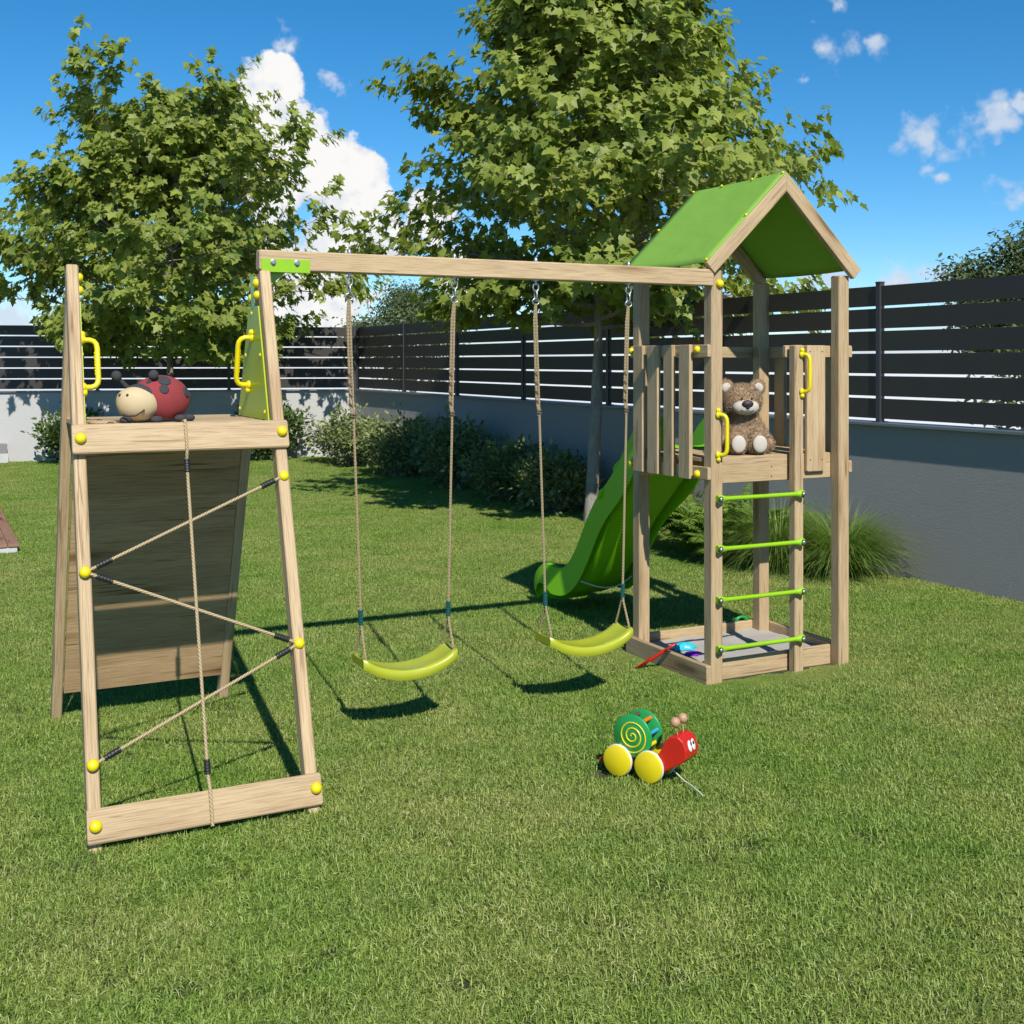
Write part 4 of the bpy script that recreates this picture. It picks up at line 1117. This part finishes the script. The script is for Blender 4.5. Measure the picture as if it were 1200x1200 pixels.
def maple(label, base, hc, top, rad, tr_r, seed, nb, leafsize, lean=(0, 0), tp=2.0):
    r = random.Random(seed)
    t = thing('maple_tree', label, 'tree', base, 'maple trees in the garden')
    B = V(base)
    tr = MB(); brm = MB()
    ht = top - .5
    pts = []; rads = []
    for i in range(15):
        q = i / 14; z = ht * q
        pts.append(B + V((lean[0] * q + .05 * math.sin(q * 7 + seed), lean[1] * q + .05 * math.cos(q * 6 + seed * 2), z - .03)))
        rads.append(tr_r * ((1 - q) ** .9 * .95 + .05) * (1.22 if i == 0 else 1) if z > hc * .8 else tr_r * (1.25 if i == 0 else 1.06 - .22 * z / hc))
    tr.tube(pts, rads, 14); tr.build('trunk', M['bark'], t)
    LP = []; LA = []; LN = []; LS = []
    def tpt(q):
        x = q * 14; i = min(13, int(x)); return pts[i].lerp(pts[i + 1], x - i), rads[i] * (1 - (x - i)) + rads[i + 1] * (x - i)
    AX = V((base[0], base[1], 0))
    def leafat(p, out, n):
        rad_ = V((p.x - AX.x, p.y - AX.y, 0)); rad_ = rad_.normalized() if rad_.length > .2 else V((0, 0, 0))
        for _ in range(n):
            a = V((r.gauss(0, .55), r.gauss(0, .55), r.uniform(-1.25, -.25))) + out * .45 + rad_ * .35
            nn = V((r.gauss(0, .4), r.gauss(0, .4) - .1, .72)) + rad_ * .75
            off = V((r.gauss(0, .05), r.gauss(0, .05), r.gauss(0, .04)))
            LP.append(p + off); LA.append(a); LN.append(nn); LS.append(leafsize * r.uniform(.62, 1.2))
    def twig(p, d, L, rd):
        q = p.copy(); path = [p.copy()]; n = 4
        for i in range(n):
            d = (d + V((r.gauss(0, .16), r.gauss(0, .16), r.gauss(.03, .12)))).normalized(); q = q + d * L / n; path.append(q.copy())
        brm.tube(path, [rd, rd * .8, rd * .6, rd * .45, rd * .25], 4, True, False)
        for i, pp in enumerate(path[1:]): leafat(pp, d, 2 + (1 if i >= 2 else 0) + (1 if i == n - 1 else 0))
    for k in range(nb):
        q = ((k + .5) / nb) ** 1.12
        z = hc + (ht - hc) * q * .97
        p, rd0 = tpt(z / ht)
        env = rad * (1.0 - .80 * q ** tp) * (.62 + .38 * min(1, q * 4.5)) * r.uniform(.80, 1.12)
        az = k * 2.39996 + r.uniform(-.4, .4)
        el = R(2 + 46 * q + r.uniform(-10, 12))
        env *= 1.0
        d = V((math.cos(az) * math.cos(el), math.sin(az) * math.cos(el), math.sin(el)))
        L = env / max(.42, math.cos(el)) * .92
        L = min(L, env * 1.35)
        n = 9; cur = p.copy(); path = [cur.copy()]; dirs = [d.copy()]
        dd = d.copy()
        droop = .055 if q > .3 else .075
        for i in range(n):
            dd = (dd + V((r.gauss(0, .07), r.gauss(0, .07), droop + r.gauss(0, .04) - (.13 if (q < .3 and i > 3) else .05 if q < .55 else 0)))).normalized()
            cur = cur + dd * L / n; path.append(cur.copy()); dirs.append(dd.copy())
        r0 = min(rd0 * .75, .012 + .013 * L)
        brm.tube(path, [max(.004, r0 * (1 - .9 * i / n)) for i in range(n + 1)], 7, True, False)
        for i in range(2, n + 1):
            for sgn in (-1, 1):
                if r.random() < .12: continue
                pp = path[i]; di = dirs[i]
                sidev = di.cross(V((0, 0, 1))).normalized() * sgn
                sd = (di * .75 + sidev * r.uniform(.55, 1.1) + V((0, 0, r.uniform(-.45, .65)))).normalized()
                sl = L * (.36 * (1 - .62 * i / n) + .10) * r.uniform(.75, 1.25)
                sp = pp.copy(); sub = [sp.copy()]; m = 4; sdd = sd.copy()
                for j in range(m):
                    sdd = (sdd + V((r.gauss(0, .12), r.gauss(0, .12), r.gauss(.05, .09)))).normalized(); sp = sp + sdd * sl / m; sub.append(sp.copy())
                rr = max(.003, r0 * (1 - .9 * i / n) * .55)
                brm.tube(sub, [rr, rr * .8, rr * .6, rr * .45, rr * .3], 5, True, False)
                for j in range(1, m + 1):
                    tdir = (sdd + V((r.gauss(0, .6), r.gauss(0, .6), r.gauss(.02, .4)))).normalized()
                    twig(sub[j], tdir, min(.42, .12 + sl * .32) * r.uniform(.7, 1.2), .0035)
        twig(path[-1], dirs[-1], .34, .004); twig(path[-1], (dirs[-1] + V((.3, .2, .3))).normalized(), .3, .004); twig(path[-1], (dirs[-1] + V((-.3, -.2, .2))).normalized(), .3, .004)
    # leader shoots
    for k in range(10):
        p, _ = tpt(r.uniform(.86, 1)); twig(p, V((r.gauss(0, .5), r.gauss(0, .5), 1)).normalized(), .5, .006)
    brm.build('branches', M['bark'], t)
    leaves_mesh('crown', LT, [tuple(p) for p in LP], [tuple(p) for p in LA], [tuple(p) for p in LN], LS, 'maple', t, seed)
    print('maple leaves', len(LP))
    return t
maple('broad leafy maple tree behind the ladybird platform, near the white back wall', (3.86, 21.15, 0), 1.88, 5.80, 3.15, .078, 5, 46, .150)
maple('taller maple tree beside the right wall, rising behind the swing beam and roof', (6.60, 11.10, 0), 2.15, 6.05, 2.80, .070, 12, 44, .120, (.06, -.02), 1.3)

def shrub(label, x, y, w, d, h, seed, n=2600, leaf=.075, mat='shrub', group='shrubs along the walls', rough=.3):
    r = random.Random(seed); nr_ = np.random.RandomState(seed)
    t = thing('shrub', label, 'shrub', (x, y, 0), group)
    st = MB(); LP = []; LA = []; LN = []; LS = []
    B = V((x, y, 0)); stems = 46
    tips = []
    for k in range(stems):
        a = r.uniform(0, 2 * PI); rr = math.sqrt(r.random()); el = r.uniform(.1, 1)
        tip = V((math.cos(a) * w / 2 * rr, math.sin(a) * d / 2 * rr, h * (.35 + .65 * math.sqrt(max(0, 1 - rr * rr * .85))) * r.uniform(.72, 1.12)))
        p0 = V((tip.x * .18, tip.y * .18, 0)); mid = p0.lerp(tip, .55) + V((0, 0, .06))
        pts = [B + p0, B + p0.lerp(mid, .5), B + mid, B + mid.lerp(tip, .5) , B + tip]
        st.tube(pts, [.007, .006, .005, .004, .002], 4, True, False)
        per = n // stems
        for i in range(per):
            q = .12 + .88 * r.random() ** .75; j = q * 4; i0 = min(3, int(j)); p = pts[i0].lerp(pts[i0 + 1], j - i0)
            dirv_ = (tip - p0).normalized(); sp = .085 * (1.2 - .6 * q) + .03
            o = V((r.gauss(0, sp), r.gauss(0, sp), r.gauss(0, sp * .8)))
            p = p + o
            if p.z < .02: p.z = .02 + r.random() * .05
            if p.x > XW - .03: p.x = XW - .03
            LP.append(tuple(p)); ax = o.normalized() + dirv_ * .5 + V((r.gauss(0, .35), r.gauss(0, .35), r.gauss(.1, .35)))
            LA.append(tuple(ax)); LN.append((r.gauss(0, .5), r.gauss(0, .5) - .2, 1)); LS.append(leaf * r.uniform(.6, 1.25))
    st.build('stems', M['bark'], t)
    leaves_mesh('foliage', OT, LP, LA, LN, LS, mat, t, seed)
    return t
sh = [
 ('small round green shrub at the white back wall, left of the climbing frame', 2.30, backY(2.3) - .62, 1.15, .9, .98, 2200, .10, 'shrub_gloss'),
 ('green shrub at the white back wall seen just right of the climbing frame legs', 5.55, backY(5.55) - .62, 1.5, .9, 1.0, 2800, .10, 'shrub_gloss'),
 ('spreading shrub in the corner where the white and grey walls meet', 6.55, 19.1, 1.3, 2.2, .88, 3400, .085, 'shrub'),
 ('pale leafed sunlit shrub between the corner shrub and the left swing rope', 6.62, 17.0, 1.1, 2.0, .84, 2800, .09, 'shrub'),
 ('dark spiky shrub in the shade between the two swings, at the grey wall', 6.66, 15.0, 1.05, 1.8, .92, 2900, .088, 'shrub'),
 ('low dark shaded shrub left of the maple trunk by the grey wall', 6.66, 13.3, 1.0, 1.5, .72, 2700, .085, 'shrub'),
 ('shrub with pale lit leaf tips right in front of the maple trunk', 6.62, 12.05, .95, 1.1, .68, 2500, .085, 'shrub'),
 ('narrow shrub between the maple trunk and the tower, behind the slide', 6.95, 10.4, .55, 1.1, .72, 1800, .065, 'shrub')]
for i, (lab, x, y, w, d, h, n, lf, mt) in enumerate(sh): shrub(lab, x, y, w, d, h, 40 + i, n, lf, mt)

def fern(label, x, y, seed, L=.85, n=30):
    r = random.Random(seed); t = thing('fern', label, 'fern', (x, y, 0), 'ferns behind the tower')
    st = MB(); LP = []; LA = []; LN = []; LS = []
    for k in range(n):
        a = 2 * PI * k / n + r.uniform(-.2, .2); ll = L * r.uniform(.7, 1.1); el = R(r.uniform(48, 82))
        out = V((math.cos(a), math.sin(a), 0)); p = V((x, y, .02)); path = [p.copy()]; m = 14
        for i in range(m):
            e = el - (i / m) ** 1.2 * R(r.uniform(78, 96)); p = p + (out * math.cos(e) + V((0, 0, math.sin(e)))) * ll / m
            if p.z < .03: p.z = .03
            if p.x > XW - .04: p.x = XW - .04
            path.append(p.copy())
        st.tube(path, [.004 * (1 - .8 * i / m) for i in range(m + 1)], 4, True, False)
        for i in range(2, m * 3):
            q = i / (m * 3) * m; i0 = int(q); pp = path[i0].lerp(path[min(m, i0 + 1)], q - i0); di = (path[min(m, i0 + 1)] - path[i0]).normalized()
            f = math.sin(PI * min(1, (q / m) * .93 + .1)) ** .8
            upv = V((0, 0, 1)) - di * di.z
            for s_ in (-1, 1):
                sv = di.cross(V((0, 0, 1))).normalized() * s_
                LP.append(tuple(pp)); LA.append(tuple(sv + di * .35 + V((0, 0, -.18 + r.gauss(0, .1))))); LN.append(tuple(upv + V((r.gauss(0, .1), r.gauss(0, .1), .3)))); LS.append(.13 * f * r.uniform(.85, 1.1) + .01)
    st.build('stalks', M['fern'], t)
    tv = OT[0].copy(); tv[:, 0] *= .42
    leaves_mesh('fronds', (tv, OT[1]), LP, LA, LN, LS, 'fern', t, seed)
fern('bright green fern with arching fronds behind the front left tower post', 6.42, 8.95, 3, .95, 34)
fern('fern at the grey wall partly hidden behind the ladder rungs', 6.70, 8.50, 8, .95, 34)
fern('fern peeking out low left of the ornamental grass behind the ladder', 6.25, 8.45, 11, .62, 22)
def grass_clump(label, x, y, seed, n=1500, L=.85):
    r = np.random.RandomState(seed); t = thing('ornamental_grass', label, 'grass clump', (x, y, 0), 'ornamental grass clumps at the grey wall')
    vs = []; fs = []; rn = []
    for k in range(n):
        a = r.rand() * 6.283; b = .13 * math.sqrt(r.rand()); ll = L * r.uniform(.6, 1.12); el = math.radians(min(88, max(25, r.normal(66, 15)))); bend = math.radians(r.uniform(70, 135)); w = r.uniform(.0022, .0042)
        o = np.array([math.cos(a), math.sin(a), 0]); s_ = np.array([-math.sin(a), math.cos(a), 0]); p = np.array([x + math.cos(a) * b, y + math.sin(a) * b, 0.])
        i0 = len(vs); m = 6; q = r.rand()
        for i in range(m + 1):
            ww = w * (1 - (i / m) ** 2)
            vs.append(p + s_ * ww); vs.append(p - s_ * ww); rn += [q, q]
            e = el - bend * (i / m) ** 1.3
            p = p + (o * math.cos(e) + np.array([0, 0, math.sin(e)])) * ll / m
            p[2] = max(p[2], .015); p[0] = min(p[0], XW - .02)
        for i in range(m):
            j = i0 + i * 2; fs += [(j, j + 1, j + 3), (j, j + 3, j + 2)]
    o = fastmesh('blades', np.array(vs), np.array(fs), M['clump'], t, {'rnd': np.array(rn)})
grass_clump('ornamental grass clump with fine arching blades behind the ladder', 6.55, 7.92, 1, 2600, .74)
grass_clump('rightmost ornamental grass clump, seen between the ladder post and right post', 6.80, 7.42, 2, 2600, .74)

def far_tree(label, x, y, h, rad, zc, seed, n=9000, leaf=.16, mat='far'):
    r = random.Random(seed); t = thing('far_tree', label, 'tree', (x, y, 0), 'trees beyond the fence')
    b = MB(); B = V((x, y, 0))
    b.tube([B + V((0, 0, -.05)), B + V((.1, 0, h * .3)), B + V((0, .1, h * .6)), B + V((.05, 0, h * .9))], [h * .03, h * .025, h * .015, h * .004], 8)
    cl = []
    for k in range(60):
        a = r.uniform(0, 2 * PI); z = r.uniform(-1, 1); q = math.sqrt(1 - z * z) * r.uniform(.25, 1.0) ** .6
        c = V((math.cos(a) * q * rad, math.sin(a) * q * rad, zc + z * (h - zc) * .9 * r.uniform(.5, 1)))
        cl.append(c); b.tube([B + V((0, 0, min(h * .8, max(h * .2, c.z * .75)))), B + c * .6 + V((0, 0, c.z * .35)), B + c], [.03, .02, .005], 5, True, False)
    b.build('trunk', M['bark'], t)
    LP = []; LA = []; LN = []; LS = []
    for i in range(n):
        c = cl[r.randrange(60)]; s_ = rad * .17
        o = V((r.gauss(0, s_), r.gauss(0, s_), r.gauss(0, s_ * .7)))
        p = c + o
        if p.z < .1: continue
        LP.append(tuple(B + p)); LA.append((r.gauss(0, 1), r.gauss(0, 1), r.gauss(-.3, .5))); LN.append((r.gauss(0, .5), r.gauss(0, .5) - .3, 1)); LS.append(leaf * r.uniform(.6, 1.2))
    leaves_mesh('crown', OT, LP, LA, LN, LS, mat, t, seed)
far_tree('round dark tree beyond the fence corner, seen under the swing beam', 14.2, 35.5, 4.6, 1.9, 2.7, 21, 17000, .13)
far_tree('dark bushy tree rising above the fence at the right edge', 13.9, 11.4, 3.70, 1.10, 2.55, 22, 22000, .085)
far_tree('leafy tree behind the fence boards at the right, glimpsed through the gaps', 11.2, 8.0, 2.45, 1.5, 1.4, 23, 8000, .10)

# ------------------------------------------------------------------ terrace and bench block at the left edge
t = thing('low_terrace', 'low brown board terrace with pale edge on the lawn at the left', 'terrace', (-.4, 14, 0))
b = MB()
for k in range(17): b.board((-.9 + k * .103, 11.72, .0725), (-.9 + k * .103, 16.4, .0725), .099, .025)
b.build('boards', M['terrace'], t)
b = MB(); b.box(-.93, .78, 11.735, 16.38, -.03, .058); b.build('plinth', M['concrete'], t)
t = thing('concrete_bench', 'small pale concrete block with grey slab at the foot of the white wall', 'bench', (.6, 22.2, 0))
yb_ = backY(.6) - .3
b = MB(); b.box(-.2, 1.33, yb_ - .2, yb_ + .14, -.03, .17); b.build('base', M['concrete'], t)
b = MB(); b.box(-.22, 1.31, yb_ - .17, yb_ + .16, .1725, .33); b.build('seat_slab', M['greyconc'], t)
